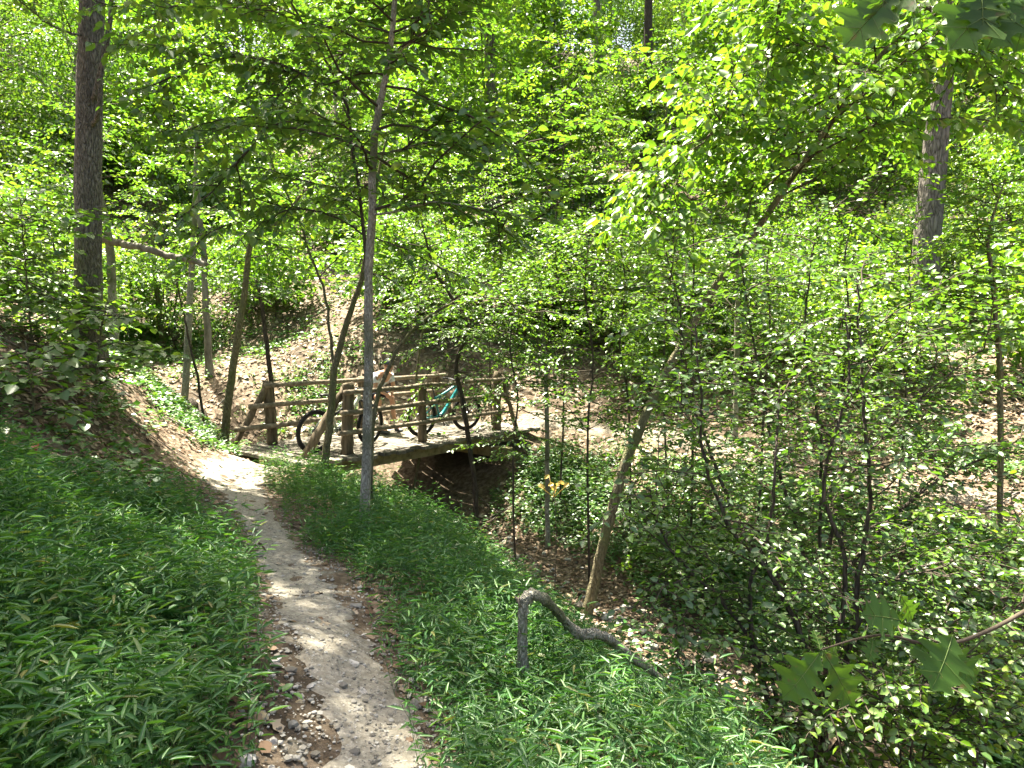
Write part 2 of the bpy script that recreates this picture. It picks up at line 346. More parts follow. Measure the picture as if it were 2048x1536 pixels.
def ribbon(name, pl, width_fn, mat, lift=0.02):
    pl = np.array(pl, float)
    t = np.linspace(0, len(pl) - 1, (len(pl) - 1) * 22 + 1)
    # Catmull-Rom
    def cr(k):
        i = np.clip(np.floor(t).astype(int), 0, len(pl) - 2); f = (t - i)[:, None]
        p0 = pl[np.maximum(i - 1, 0)]; p1 = pl[i]; p2 = pl[i + 1]; p3 = pl[np.minimum(i + 2, len(pl) - 1)]
        return 0.5 * (2 * p1 + (p2 - p0) * f + (2 * p0 - 5 * p1 + 4 * p2 - p3) * f ** 2 + (3 * p1 - p0 - 3 * p2 + p3) * f ** 3)
    c = cr(0); tn = unit(np.gradient(c, axis=0)); nr = np.stack([-tn[:, 1], tn[:, 0]], 1)
    K = 15; u = np.linspace(-1, 1, K)
    wl_ = width_fn(c) ; n = len(c)
    jl = 1 + .22 * np.sin(np.arange(n) * .9) * np.sin(np.arange(n) * .37 + 1) + rng.normal(0, .11, n)
    jr = 1 + .22 * np.sin(np.arange(n) * .8 + 2) * np.sin(np.arange(n) * .41) + rng.normal(0, .11, n)
    off = np.where(u[None] < 0, u[None] * (wl_ * jl)[:, None], u[None] * (wl_ * jr)[:, None])
    x = c[:, None, 0] + off * nr[:, None, 0]; y = c[:, None, 1] + off * nr[:, None, 1]
    z = h(x, y) + lift - 0.05 * np.abs(u[None]) ** 8 - 0.015 * (1 - u[None] ** 2)
    k = (np.arange(n - 1)[:, None] * K + np.arange(K - 1)[None]).ravel()
    o = MB().add(np.stack([x, y, z], -1).reshape(-1, 3), [np.stack([k, k + K, k + K + 1, k + 1], 1)]).build(name, mat)
    return tag(o, kind='structure')
ribbon('path_shoulder', NEAR_PATH, lambda c: .44 + .32 * np.clip((c[:, 1] - 7.6) / 2.2, 0, 1), M['shoulder'], lift=.008)
ribbon('path', NEAR_PATH, lambda c: .225 + .30 * np.clip((c[:, 1] - 7.6) / 2.2, 0, 1), M['path'])
ribbon('far_path', FAR_TRAIL, lambda c: .33 + 0 * c[:, 0], M['shoulder'])

# ------------------------------------------------------------------ leaf templates (x across, y along, z up), length 1
def T_oval6(w=.33, fold=.10, droop=.12):
    v = np.array([[0, 0, 0], [w * .85, .28, fold], [w * .8, .66, fold - droop * .3], [0, 1, -droop], [-w * .8, .66, fold - droop * .3], [-w * .85, .28, fold]])
    return v, [np.array([[0, 1, 2, 3], [0, 3, 4, 5]])]
def T_dia(w=.34, fold=.08):
    return np.array([[0, 0, 0], [w, .5, fold], [0, 1, -.05], [-w, .5, fold]]), [np.array([[0, 1, 2], [0, 2, 3]])]
def T_lance(w=.088, droop=.18):
    v = np.array([[0, 0, 0], [w, .3, .05], [w * .75, .65, -.02], [0, 1, -droop], [-w * .75, .65, -.02], [-w, .3, .05]])
    return v, [np.array([[0, 1, 2, 3], [0, 3, 4, 5]])]
def T_oak():
    half = [(.0, 0), (.05, .06), (.14, .14), (.20, .20), (.12, .27), (.17, .34), (.36, .40), (.40, .46), (.21, .50), (.22, .57), (.42, .64), (.44, .71), (.24, .73), (.19, .79), (.28, .88), (.10, .91), (.0, 1.0)]
    rib = [(0, y) for y in np.linspace(0, 1, len(half))]
    v = []; 
    for (x, y) in half: v.append((x, y, .32 * x - .5 * x * x - .22 * y * y + .02 * math.sin(y * 23)))
    for (_, y) in rib: v.append((0, y, -.22 * y * y - .01))
    for (x, y) in half: v.append((-x * .93, y + .015, .22 * x - .2 * x * x - .22 * y * y + .02 * math.sin(y * 19 + 1)))
    n = len(half); q = []
    for k in range(n - 1):
        q.append([k, k + 1, n + k + 1, n + k]); q.append([n + k, n + k + 1, 2 * n + k + 1, 2 * n + k])
    return np.array(v), [np.array(q)]
def T_curl():
    return np.array([[0, 0, 0], [.36, .35, .16], [.30, .75, .05], [0, 1, .14], [-.30, .75, .10], [-.36, .35, .02]]), [np.array([[0, 1, 2, 3], [0, 3, 4, 5]])]

def T_deadoak():
    half = [(.0, 0), (.16, .14), (.10, .26), (.34, .40), (.20, .54), (.30, .72), (.12, .82), (.0, 1.0)]
    n = len(half); v = []
    for (x, y) in half: v.append((x, y, .22 * x + .10 * math.sin(y * 5)))
    for k in range(n): v.append((0, half[k][1], .10 * math.sin(half[k][1] * 5) - .02))
    for (x, y) in half: v.append((-x * .9, y + .02, .30 * x + .10 * math.sin(y * 5)))
    q = []
    for k in range(n - 1): q += [[k, k + 1, n + k + 1, n + k], [n + k, n + k + 1, 2 * n + k + 1, 2 * n + k]]
    return np.array(v), [np.array(q)]
class Leaves:
    def __init__(s): s.p = []; s.d = []; s.n = []; s.s = []
    def add(s, p, d, n, size):
        s.p.append(np.atleast_2d(p)); s.d.append(np.atleast_2d(d)); s.n.append(np.atleast_2d(n)); s.s.append(np.atleast_1d(size))
    def count(s): return sum(len(a) for a in s.s)
    def into(s, mb, template, mat=0):
        if not s.p: return mb
        p = np.concatenate(s.p); d = unit(np.concatenate(s.d)); n = np.concatenate(s.n); sz = np.concatenate(s.s)
        x = unit(np.cross(d, n)); n = np.cross(x, d)
        tv, tf = template
        v = p[:, None] + sz[:, None, None] * (tv[None, :, 0:1] * x[:, None] + tv[None, :, 1:2] * d[:, None] + tv[None, :, 2:3] * n[:, None])
        base = (np.arange(len(p)) * len(tv))
        fs = [(f[None] + base[:, None, None]).reshape(-1, f.shape[1]) for f in tf]
        return mb.add(v.reshape(-1, 3), fs, mat)
UP = np.array([0, 0, 1.0])
def rotz(v, a):
    c, s_ = math.cos(a), math.sin(a); return np.array([v[0] * c - v[1] * s_, v[0] * s_ + v[1] * c, v[2]])
def sidedir(d, a):
    """a side shoot's direction: turned about the vertical, or thrown out sideways from an upright stem"""
    hz = math.hypot(d[0], d[1])
    if hz < .6:
        q = rng.uniform(0, 6.283); return unit(np.array([math.cos(q), math.sin(q), .25 + .3 * d[2]]))
    return rotz(d, a)
def put_leaves(lv, pts, sp, size, ang=55, droop=.18, jit=.38):
    seg = np.linalg.norm(np.diff(pts, axis=0), axis=1); L = seg.sum()
    m = max(2, int(L / sp)); s_ = (np.arange(m) + rng.uniform(.2, .8, m)) / m * L
    cum = np.concatenate([[0], np.cumsum(seg)]); k = np.clip(np.searchsorted(cum, s_) - 1, 0, len(seg) - 1)
    f = ((s_ - cum[k]) / np.maximum(seg[k], 1e-6))[:, None]
    p = pts[k] * (1 - f) + pts[k + 1] * f; d = unit(pts[k + 1] - pts[k])
    side = np.where(np.arange(m) % 2 == 0, 1, -1) * np.radians(rng.uniform(ang - 25, ang + 25, m))
    side[-1] *= .15
    c, sn = np.cos(side), np.sin(side)
    dd = np.stack([d[:, 0] * c - d[:, 1] * sn, d[:, 0] * sn + d[:, 1] * c, d[:, 2] * .5 - droop + rng.normal(0, .16, m)], 1)
    nn = UP + rng.normal(0, jit, (m, 3))
    lv.add(p, dd, nn, size * rng.uniform(.65, 1.15, m))
def wander(p0, d0, L, n, wob, gz):
    pts = [np.array(p0, float)]; d = unit(d0)
    for k in range(n - 1):
        d = unit(d + rng.normal(0, wob, 3) + np.array([0, 0, gz])); pts.append(pts[-1] + d * L / (n - 1))
    return np.array(pts)
def branch(wood, lv, p0, d0, L, r, sp):
    """a limb with alternating flat side twigs carrying leaves"""
    pts = wander(p0, d0, L, 7, .19, sp.get('gz', -.03))
    wood.tube(pts, np.linspace(r, max(.003, r * .25), 7), 5 if r > .012 else 4, cap=False)
    dress(wood, lv, pts, r, sp, t0=.18)
    return pts
def dress(wood, lv, pts, r, sp, t0=.1):
    L = np.linalg.norm(np.diff(pts, axis=0), axis=1).sum()
    K = max(2, int(L / sp.get('tw_sp', .22)))
    tl = sp.get('tw_len', .5)
    for i, t in enumerate(np.linspace(t0, 1, K)):
        q = t * (len(pts) - 1); k = min(int(q), len(pts) - 2); f = q - k
        p = pts[k] * (1 - f) + pts[k + 1] * f; d = unit(pts[k + 1] - pts[k])
        a = (1 if i % 2 else -1) * R(rng.uniform(35, 70)) if t < .97 else R(rng.uniform(-15, 15))
        dc = sidedir(d, a); dc[2] = dc[2] * .5 + rng.normal(0, .14) + sp.get('lift', .0)
        l = tl * (1.15 - .6 * t) * rng.uniform(.6, 1.25)
        tp = wander(p, dc, l, 4, .14, sp.get('tgz', -.05))
        wood.tube(tp, np.linspace(min(.006, r * .5 + .002), .0015, 4), 3, cap=False)
        put_leaves(lv, tp, sp['lsp'], sp['leaf'], sp.get('ang', 55), sp.get('droop', .18), sp.get('jit', .38))
    put_leaves(lv, pts[len(pts) // 2:], sp['lsp'] * 1.5, sp['leaf'], 60, sp.get('droop', .18), sp.get('jit', .38))

def smooth_line(pts, rad, n=None, wob=0.0):
    pts = np.array(pts, float); rad = np.array(rad, float)
    n = n or (len(pts) - 1) * 5 + 1
    t = np.linspace(0, len(pts) - 1, n); i = np.clip(t.astype(int), 0, len(pts) - 2); f = (t - i)[:, None]
    p0 = pts[np.maximum(i - 1, 0)]; p1 = pts[i]; p2 = pts[i + 1]; p3 = pts[np.minimum(i + 2, len(pts) - 1)]
    c = 0.5 * (2 * p1 + (p2 - p0) * f + (2 * p0 - 5 * p1 + 4 * p2 - p3) * f ** 2 + (3 * p1 - p0 - 3 * p2 + p3) * f ** 3)
    r = rad[i] * (1 - f[:, 0]) + rad[i + 1] * f[:, 0]
    if wob: c[1:-1] += rng.normal(0, wob, (n - 2, 3))
    return c, r
def trunk_mesh(line, rad, sides=12, lump=.06, flare=0.0):
    mb = MB(); mb.tube(line, rad, sides)
    v = mb.v[0].reshape(len(line), sides, 3); c = line[:, None]
    th = np.arange(sides)[None]; k = np.arange(len(line))[:, None]
    s_ = 1 + lump * (np.sin(th * 2.4 + k * .35) * .6 + rng.normal(0, .5, (len(line), sides)))
    if flare:
        hgt = np.linalg.norm(line - line[0], axis=1)[:, None]
        s_ = s_ + flare * np.exp(-hgt / (rad[0] * 1.6)) * (1 + .6 * np.sin(th * 2 * math.pi / sides * 5 + 1))
    mb.v[0] = (c + (v - c) * s_[..., None]).reshape(-1, 3); return mb

TREES = []
def tree(name, label, px_pts, d, radii, bark, leafmat, auto=None, limbs=(), group=None, base=None, cat='tree', tmpl=None, flare=0.3, dd=None, sides=12, crown_name='crown', sink=.12):
    """px_pts: the trunk as seen, bottom to top, d: its distance (None = where the first pixel meets the ground)"""
    if d is None:
        g0 = ground_at(*px_pts[0]); d = g0[1]
    dd = dd or [0] * len(px_pts)
    pts = [P(a, b, d + e) for (a, b), e in zip(px_pts, dd)]
    gz_ = float(h(pts[0][0], pts[0][1]))
    pts[0][2] = gz_
    line, rad = smooth_line(pts, radii, n=(len(pts) - 1) * 6 + 1, wob=.004)
    line = np.concatenate([[line[0] + np.array([0, 0, -sink])], line]); rad = np.concatenate([[rad[0] * 1.05], rad])
    pts.insert(0, pts[0])
    root = empty(name, (pts[1][0], pts[1][1], gz_)); off = np.array([pts[1][0], pts[1][1], gz_])
    tb = trunk_mesh(line - off, rad, sides, flare=flare); tb.build('trunk', bark, root)
    wood = MB(); lv = Leaves()
    for lb in limbs:
        lp = [P(a, b, d + e) for (a, b, e) in lb['pts']]
        l2, r2 = smooth_line(lp, np.linspace(lb['r'], lb.get('r1', lb['r'] * .35), len(lp)), wob=.006)
        MB().tube(l2 - off, r2, 7).build('limb', bark, root)
        if lb.get('sp'):
            dress(wood, lv, l2, lb['r'], lb['sp'], t0=lb.get('t0', .25))
            for t in np.linspace(lb.get('t0', .25), .98, lb.get('nb', 0)):
                k = int(t * (len(l2) - 1)); k = min(k, len(l2) - 2)
                dv = sidedir(unit(l2[k + 1] - l2[k]), R(rng.choice([-1, 1]) * rng.uniform(30, 95))); dv[2] += rng.uniform(-.1, .35)
                branch(wood, lv, l2[k], dv, lb.get('bl', 1.0) * rng.uniform(.6, 1.2), .010, lb['sp'])
    if auto:
        for a_ in (auto if isinstance(auto, list) else [auto]):
            n = a_['n']; z0, z1 = a_['z']           # world heights
            zs = line[:, 2]
            for k in range(n):
                z = z0 + (z1 - z0) * (k + rng.uniform(0, 1)) / n
                j = int(np.argmin(np.abs(zs - z))); p = line[j]
                if 'az' in a_: az = R(rng.uniform(*a_['az']))
                else: az = k * 2.4 + rng.uniform(-.4, .4)
                el = R(rng.uniform(*a_['el']))
                dv = np.array([math.cos(az) * math.cos(el), math.sin(az) * math.cos(el), math.sin(el)])
                t = (z - z0) / max(.01, z1 - z0)
                L = rng.uniform(*a_['len']) * (1.0 - a_.get('taper', .4) * t)
                branch(wood, lv, p, dv, L, max(.008, min(rad[j] * .45, a_.get('br', .02))), a_['sp'])
    if lv.count():
        cm = MB(); lv.p = [a - off for a in lv.p]; lv.into(cm, tmpl or T_oval6())
        cr = cm.build(crown_name, leafmat, root)
        tw = MB(); tw.v = [a - off for a in wood.v]; tw.f = wood.f; tw.m = wood.m; tw.n = wood.n
        if tw.v: tag(tw.build('twigs', M['twig'], cr), kind='stuff')
    tag(root, label, cat, group); TREES.append((name, lv.count(), d, tuple(off.round(2))))
    return root

# ------------------------------------------------------------------ the log-rail footbridge
BO = np.array([-2.93, 10.73, 0.0]); BE = np.array([.64, .768, 0.0]); BN = np.array([-.768, .64, 0.0])
def B(s, t, z=0.0): return BO + BE * s + BN * t + UP * z          # s along, t across (0 = near edge), z above deck
DW = 2.45
bridge = empty('footbridge', tuple(B(2.5, DW / 2, 0))); BOFF = B(2.5, DW / 2, 0)
def bpart(mb, name, mat, smooth=False):
    mb.v = [v - BOFF for v in mb.v]; return mb.build(name, mat, bridge, smooth)
s = -.28
while s < 5.25:
    w = rng.uniform(.135, .185); a = rng.uniform(-.13, .12); b_ = rng.uniform(-.07, .07)
    tl = rng.normal(0, .004); z = rng.normal(-.03, .004); sk = rng.normal(0, .008)
    c = B(s + w / 2, (a + DW + b_) / 2, z); ln = (DW + b_ - a) / 2
    e1 = BE * (w / 2 - .001) + UP * tl; e2 = BN * ln + BE * sk; e3 = UP * .028
    mb = MB(); mb.box(c, e1, e2, e3)
    v = mb.v[0]; v += rng.normal(0, .003, v.shape)
    bpart(mb, 'plank', M['plank_wood'])
    s += w + rng.uniform(.001, .004)
def rough_log(p0, p1, r0, r1, sides=10, n=14, wob=.012, lump=.07):
    t = np.linspace(0, 1, n)[:, None]; l = np.asarray(p0) * (1 - t) + np.asarray(p1) * t
    l[1:-1] += np.cumsum(rng.normal(0, wob * .5, (n - 2, 3)), 0) * .5 + rng.normal(0, wob * .4, (n - 2, 3))
    r = np.linspace(r0, r1, n) * (1 + rng.normal(0, .05, n))
    return trunk_mesh(l, r, sides, lump=lump)
for t_ in (.34, 1.22, 2.15):
    mb = MB(); mb.box(B(2.45, t_, -.165), BE * 2.75, BN * .07, UP * .10); mb.v[0] += rng.normal(0, .006, mb.v[0].shape); bpart(mb, 'beam', M['beam_wood'])
for s_ in (.35, 4.3):
    mb = MB(); mb.box(B(s_, 1.2, -.395), BE * .10, BN * 1.42, UP * .105); bpart(mb, 'sill_beam', M['beam_wood'])
NEAR_T, FAR_T = .36, 2.18
for (s_, t_, z1, r_, lx) in ((.75, NEAR_T, 1.17, .095, .03), (2.45, NEAR_T, 1.10, .075, .0), (4.52, NEAR_T, 1.20, .09, .05), (.5, FAR_T, 1.14, .085, -.06), (2.5, FAR_T, 1.12, .08, 0), (4.5, FAR_T, 1.14, .085, .02)):
    bpart(rough_log(B(s_, t_, -.002), B(s_ + lx, t_, z1), r_ * 1.08, r_ * .95, 12), 'post', M['post_wood'], True)
for z_, s0, s1 in ((1.03, .62, 4.62), (.70, .55, 4.66), (.37, .50, 4.62)):
    bpart(rough_log(B(s0, NEAR_T - .13, z_), B(s1, NEAR_T - .12, z_ + .02), .046, .036, 9), 'rail', M['rail_wood'], True)
for z_, s0, s1 in ((1.07, .30, 4.72), (.72, .0, 4.7), (.36, -.28, 4.6)):
    bpart(rough_log(B(s0, FAR_T - .12, z_), B(s1, FAR_T - .12, z_ + .0), .048, .038, 9), 'rail', M['rail_wood'], True)
bpart(rough_log(B(.80, NEAR_T + .10, 1.08), B(.10, NEAR_T + .22, .0), .066, .075), 'brace', M['post_wood'], True)
bpart(rough_log(B(4.64, NEAR_T - .0, 1.12), B(5.12, NEAR_T - .02, .0), .045, .05), 'brace', M['post_wood'], True)
bpart(rough_log(B(.45, FAR_T - .02, 1.10), B(-.36, FAR_T - .02, -.04), .055, .06), 'brace', M['post_wood'], True)
bpart(rough_log(B(4.58, FAR_T, 1.08), B(5.1, FAR_T, .0), .045, .05), 'brace', M['post_wood'], True)
tag(bridge, 'rustic wooden footbridge with log handrails spanning the gully', 'footbridge')

# ------------------------------------------------------------------ bicycles (local: x forward, y left, z up, origin at the rear tyre contact)
def ring(mb, c, Rr, r, n=40, k=8, mat=0):
    th = np.linspace(0, 2 * math.pi, n, endpoint=False); ph = np.linspace(0, 2 * math.pi, k, endpoint=False)
    x = (Rr + r * np.cos(ph)[None]) * np.cos(th)[:, None]; z = (Rr + r * np.cos(ph)[None]) * np.sin(th)[:, None]
    y = r * np.sin(ph)[None] + 0 * th[:, None]
    i = np.arange(n)[:, None]; j = np.arange(k)[None]
    q = np.stack([i * k + j, i * k + (j + 1) % k, ((i + 1) % n) * k + (j + 1) % k, ((i + 1) % n) * k + j], -1).reshape(-1, 4)
    return mb.add(np.stack([x, y, z], -1).reshape(-1, 3) + np.asarray(c), [q], mat)
def cyl(mb, a, b, r, sides=10): return mb.tube([a, b], [r, r], sides)
def wheel(root, c, steer=0.0):
    w = link('wheel', None); w.parent = root; w.location = c; w.rotation_euler = (0, 0, steer)
    mb = MB(); ring(mb, (0, 0, 0), .335, .029, 48, 10)
    for k in range(72):                                  # tread knobs
        a = 2 * math.pi * k / 72
        for yy, rr in ((-.019, .357), (.0, .364), (.019, .357)):
            aa = a + (0.02 if yy else 0.06)
            o = np.array([math.cos(aa), 0, math.sin(aa)]); tn = np.array([-math.sin(aa), 0, math.cos(aa)])
            mb.box(o * rr + np.array([0, yy, 0]), tn * .008, np.array([0, .006, 0]), o * .004)
    mb.build('tyre', M['tyre'], w)
    ring(MB(), (0, 0, 0), .300, .013, 40, 6).build('rim', M['black'], w)
    hb = MB(); cyl(hb, (0, -.055, 0), (0, .055, 0), .022)
    for k in range(28):
        a = 2 * math.pi * k / 28; y = .045 if k % 2 else -.045; a0 = a + (.6 if k % 4 < 2 else -.6)
        hb.tube([(.02 * math.cos(a0), y, .02 * math.sin(a0)), (.295 * math.cos(a), 0, .295 * math.sin(a))], [.0012, .0012], 3, cap=False)
    hb.build('hub', M['metal'], w)
    dm = MB(); ring(dm, (0, .06, 0), .08, .008, 24, 4); dm.build('disc', M['metal'], w)
    return w
def bicycle(label, paint, rear, front, lean, steer):
    root = empty('mountain_bike'); d = np.array(front) - np.array(rear); rz = math.atan2(d[1], d[0])
    root.location = tuple(rear); root.rotation_euler = (lean, 0, rz); root.rotation_mode = 'XYZ'
    HB = np.array([.94, 0, .855]); HT = np.array([.885, 0, .975]); BB = np.array([.45, 0, .34]); ST = np.array([.335, 0, .70]); RH = np.array([0, 0, .365]); FH = np.array([1.2, 0, .365])
    f = MB()
    l, r = smooth_line([BB + (-.01, 0, .02), (.56, 0, .42), (.80, 0, .71), HB + (-.02, 0, .02)], [.042, .042, .038, .034]); f.tube(l, r, 10)
    l, r = smooth_line([HT + (-.01, 0, -.02), (.62, 0, .83), ST + (0, 0, .02)], [.028, .024, .02]); f.tube(l, r, 10)
    cyl(f, BB, ST + (-.01, 0, .05), .022); cyl(f, HB + (.015, 0, -.02), HT, .03)
    cyl(f, (.36, 0, .62), (.52, 0, .80), .014); cyl(f, BB + (0, -.05, 0), BB + (0, .05, 0), .04)
    f.build('frame', paint, root)
    rt = MB()
    for y in (-.06, .06):
        rt.tube([BB + (-.03, y * .7, .04), (.2, y, .35), RH + (0, y, 0)], [.013, .013, .012], 8)
        rt.tube([ST + (.02, y * .6, -.06), (.18, y, .55), RH + (0, y, .01)], [.011, .011, .011], 8)
    rt.build('rear_triangle', paint, root)
    sh = MB(); cyl(sh, (.38, 0, .60), (.60, 0, .73), .021); cyl(sh, (.36, 0, .585), (.44, 0, .635), .012); ring(sh, (.5, 0, .67), .024, .005, 12, 4); sh.build('shock', M['black'], root)
    fk = MB()
    for y in (-.07, .07):
        ax = unit(HT - HB); top = HB + np.array([.03, y, -.04])
        cyl(fk, FH + (0, y, -.01), top + (FH + (0, y, 0) - top) * .45, .021); cyl(fk, FH + (0, y, 0), top, .016)
    fk.box(HB + (.03, 0, -.04), (.025, 0, 0), (0, .09, 0), (0, 0, .02)); fk.build('fork', M['black'], root)
    wheel(root, tuple(RH)); wheel(root, tuple(FH), steer)
    sp = MB(); cyl(sp, ST + (-.01, 0, .04), (.245, 0, .945), .014); sp.build('seat_post', M['black'], root)
    sd_ = MB(); l, r = smooth_line([(.10, 0, .968), (.17, 0, .975), (.27, 0, .965), (.375, 0, .955)], [.055, .068, .035, .016]); sd_.tube(l, r, 10); sd_.v[0][:, 2] = .962 + (sd_.v[0][:, 2] - .962) * .38; sd_.build('saddle', M['black'], root)
    hbr = MB(); cyl(hbr, HT, HT + (-.012, 0, .05), .02); cyl(hbr, HT + (-.012, 0, .045), HT + (.04, 0, .06), .018)
    c = HT + np.array([.04, 0, .06]); hbr.tube([c + (-.05, -.39, .02), c + (-.02, -.2, .02), c + (0, -.08, 0), c + (0, .08, 0), c + (-.02, .2, .02), c + (-.05, .39, .02)], [.012] * 6, 8)
    hb_ = hbr.build('handlebar', M['black'], root)
    for y in (-1, 1):
        gm = MB(); cyl(gm, c + (-.035, y * .27, .02), c + (-.05, y * .395, .02), .017); gm.build('grip', M['tyre'], hb_)
        bl = MB(); bl.tube([c + (-.02, y * .23, .02), c + (.04, y * .27, .0), c + (.045, y * .34, -.01)], [.008, .006, .005], 5); bl.build('brake_lever', M['black'], hb_)
    dr = MB(); ring(dr, BB + (0, -.055, 0), .062, .006, 24, 4); ring(dr, BB + (0, -.055, 0), .035, .012, 16, 4); ring(dr, RH + (0, -.04, 0), .07, .01, 20, 4); ring(dr, RH + (0, -.035, 0), .045, .012, 20, 4)
    dr.tube([BB + (0, -.055, .064), RH + (0, -.045, .07)], [.004, .004], 4); dr.tube([BB + (0, -.055, -.064), (.06, -.05, .18), (.03, -.05, .22), RH + (.03, -.05, -.05)], [.004] * 4, 4)
    cyl(dr, (.05, -.06, .17), (.05, -.04, .17), .025); cyl(dr, RH + (.02, -.05, -.03), (.05, -.05, .18), .012)
    dr.build('drivetrain', M['black'], root)
    for y, a in ((-1, R(-65)), (1, R(115))):
        cm = MB(); e = BB + np.array([.17 * math.cos(a), y * .085, .17 * math.sin(a)]); cyl(cm, BB + (0, y * .07, 0), e, .012)
        ck = cm.build('crank', M['black'], root)
        pm = MB(); pm.box(e + (0, y * .055, 0), (.05, 0, 0), (0, .045, 0), (0, 0, .009)); pm.build('pedal', M['black'], ck)
    tag(root, label, 'bicycle', 'mountain bikes on the footbridge'); return root
bicycle('pale green-white mountain bike by the bridge\'s near corner post', M['white_paint'], B(.42, .80, .002), B(1.62, .86, .002), R(4), R(12))
bicycle('teal blue mountain bike on the bridge beyond the pale one', M['teal_paint'], B(2.86, .86, .002), B(4.06, .80, .002), R(4), R(-6))

# ------------------------------------------------------------------ rider sitting on the far handrail
def skin_obj(name, mat, verts, edges, radii, parent, sub=2):
    me = bpy.data.meshes.new(name); me.from_pydata([tuple(v) for v in verts], edges, []); me.materials.append(mat)
    o = link(name, me, parent)
    md = o.modifiers.new('skin', 'SKIN'); md.use_smooth_shade = True
    for k, sv_ in enumerate(me.skin_vertices[0].data):
        r = radii[k]; sv_.radius = (r, r) if np.isscalar(r) else r; sv_.use_root = (k == 0)
    ss = o.modifiers.new('sub', 'SUBSURF'); ss.levels = sub; ss.render_levels = sub
    return o
def chain(vs, es, rs, start, pts, rad):
    k = start
    for p, r in zip(pts, rad):
        vs.append(p); rs.append(r); es.append((k, len(vs) - 1)); k = len(vs) - 1
    return k
rider = empty('person', tuple(B(2.78, 1.95, 0))); ro = B(2.78, 1.95, 0)
def RP(s_, t_, z): return B(s_, t_, z) - ro          # points on the bridge, relative to the rider
S0 = 2.70
pel = RP(S0, 2.10, .86)
vs = [pel]; es = []; rs = [(.12, .15)]
chest = chain(vs, es, rs, 0, [RP(S0, 2.00, .97), RP(S0, 1.84, 1.09), RP(S0, 1.72, 1.17)], [(.11, .14), (.12, .16), (.09, .12)])
neck = chain(vs, es, rs, chest, [RP(S0 - .01, 1.63, 1.24)], [.05])
chain(vs, es, rs, neck, [RP(S0 - .015, 1.585, 1.30), RP(S0 - .02, 1.55, 1.37), RP(S0 - .02, 1.56, 1.43)], [.075, .088, .06])
legs = {}
for sg in (-1, 1):
    kn = RP(S0 + sg * .17, 1.70, .70); an = RP(S0 + sg * .17 + .06, 1.66, .12)
    chain(vs, es, rs, 0, [RP(S0 + sg * .10, 2.06, .83), RP(S0 + sg * .14, 1.88, .78), kn, kn * .55 + an * .45 + RP(0, .02, 0) - RP(0, 0, 0), an, RP(S0 + sg * .17 + .07, 1.52, .045)], [.085, .075, .055, .05, .036, .032])
    legs[sg] = (kn, an)
    sh_ = RP(S0 + sg * .19, 1.74, 1.14); el_ = RP(S0 + sg * .24, 1.72, .88); wr = RP(S0 + sg * .08, 1.60, .80)
    hd = chain(vs, es, rs, chest, [sh_, el_, wr, RP(S0 + sg * .05, 1.565, .765)], [.055, .04, .028, .034])
    for q in range(4):
        o_ = (q - 1.5) * .019
        chain(vs, es, rs, hd, [RP(S0 + sg * .03 + o_ * .3, 1.545, .735 + o_), RP(S0 - sg * .01, 1.535, .71 + o_ * 1.1), RP(S0 - sg * .03, 1.55, .69 + o_)], [.0095, .0085, .0075])
    chain(vs, es, rs, hd, [RP(S0 + sg * .06, 1.545, .80), RP(S0 + sg * .03, 1.53, .80)], [.011, .009])
skin_obj('body', M['skin'], vs, es, rs, rider)
tv = [RP(S0, 2.11, .84)]; te = []; tr_ = [(.145, .17)]
c_ = chain(tv, te, tr_, 0, [RP(S0, 2.01, .97), RP(S0, 1.85, 1.095), RP(S0, 1.73, 1.17)], [(.135, .165), (.14, .185), (.105, .14)])
for sg in (-1, 1): chain(tv, te, tr_, c_, [RP(S0 + sg * .19, 1.75, 1.14), RP(S0 + sg * .225, 1.74, .99)], [.075, .062])
skin_obj('shirt', M['shirt'], tv, te, tr_, rider)
pv = [RP(S0, 2.10, .84)]; pe = []; pr = [(.14, .16)]
for sg in (-1, 1): chain(pv, pe, pr, 0, [RP(S0 + sg * .105, 2.04, .83), RP(S0 + sg * .145, 1.88, .78), RP(S0 + sg * .165, 1.76, .735)], [.105, .095, .078])
skin_obj('shorts', M['shorts'], pv, pe, pr, rider)
for sg in (-1, 1):
    kn, an = legs[sg]
    sv2 = [an + (kn - an) * .02, an + (kn - an) * .22]; skin_obj('sock', M['sock'], sv2, [(0, 1)], [.043, .05], rider)
    hx = RP(S0 + sg * .17 + .06, 1.70, .055)
    skin_obj('shoe', M['shoe'], [hx, RP(S0 + sg * .17 + .06, 1.60, .052), RP(S0 + sg * .17 + .07, 1.47, .042), RP(S0 + sg * .17 + .06, 1.67, .09)], [(0, 1), (1, 2), (0, 3)], [(.05, .045), (.05, .045), (.046, .034), .045], rider)
hm = MB()
th = np.linspace(0, 2 * math.pi, 18, endpoint=False); rows = []
for ph in np.linspace(0, math.pi * .52, 8):
    rows.append(np.stack([.105 * np.sin(ph) * np.cos(th), .13 * np.sin(ph) * np.sin(th), np.full(18, .12 * math.cos(ph))], 1))
rows = np.array(rows); q = []
for i in range(7):
    for j in range(18): q.append([i * 18 + j, (i + 1) * 18 + j, (i + 1) * 18 + (j + 1) % 18, i * 18 + (j + 1) % 18])
ang = math.atan2(BN[1], BN[0]) - math.pi / 2
hv = rows.reshape(-1, 3); hv = np.stack([hv[:, 0] * math.cos(ang) - hv[:, 1] * math.sin(ang), hv[:, 0] * math.sin(ang) + hv[:, 1] * math.cos(ang), hv[:, 2]], 1)
hm.add(hv + RP(S0 - .02, 1.565, 1.385), [np.array(q)]).build('cap', M['helmet'], rider)
fc = RP(S0 - .02, 1.470, 1.360)
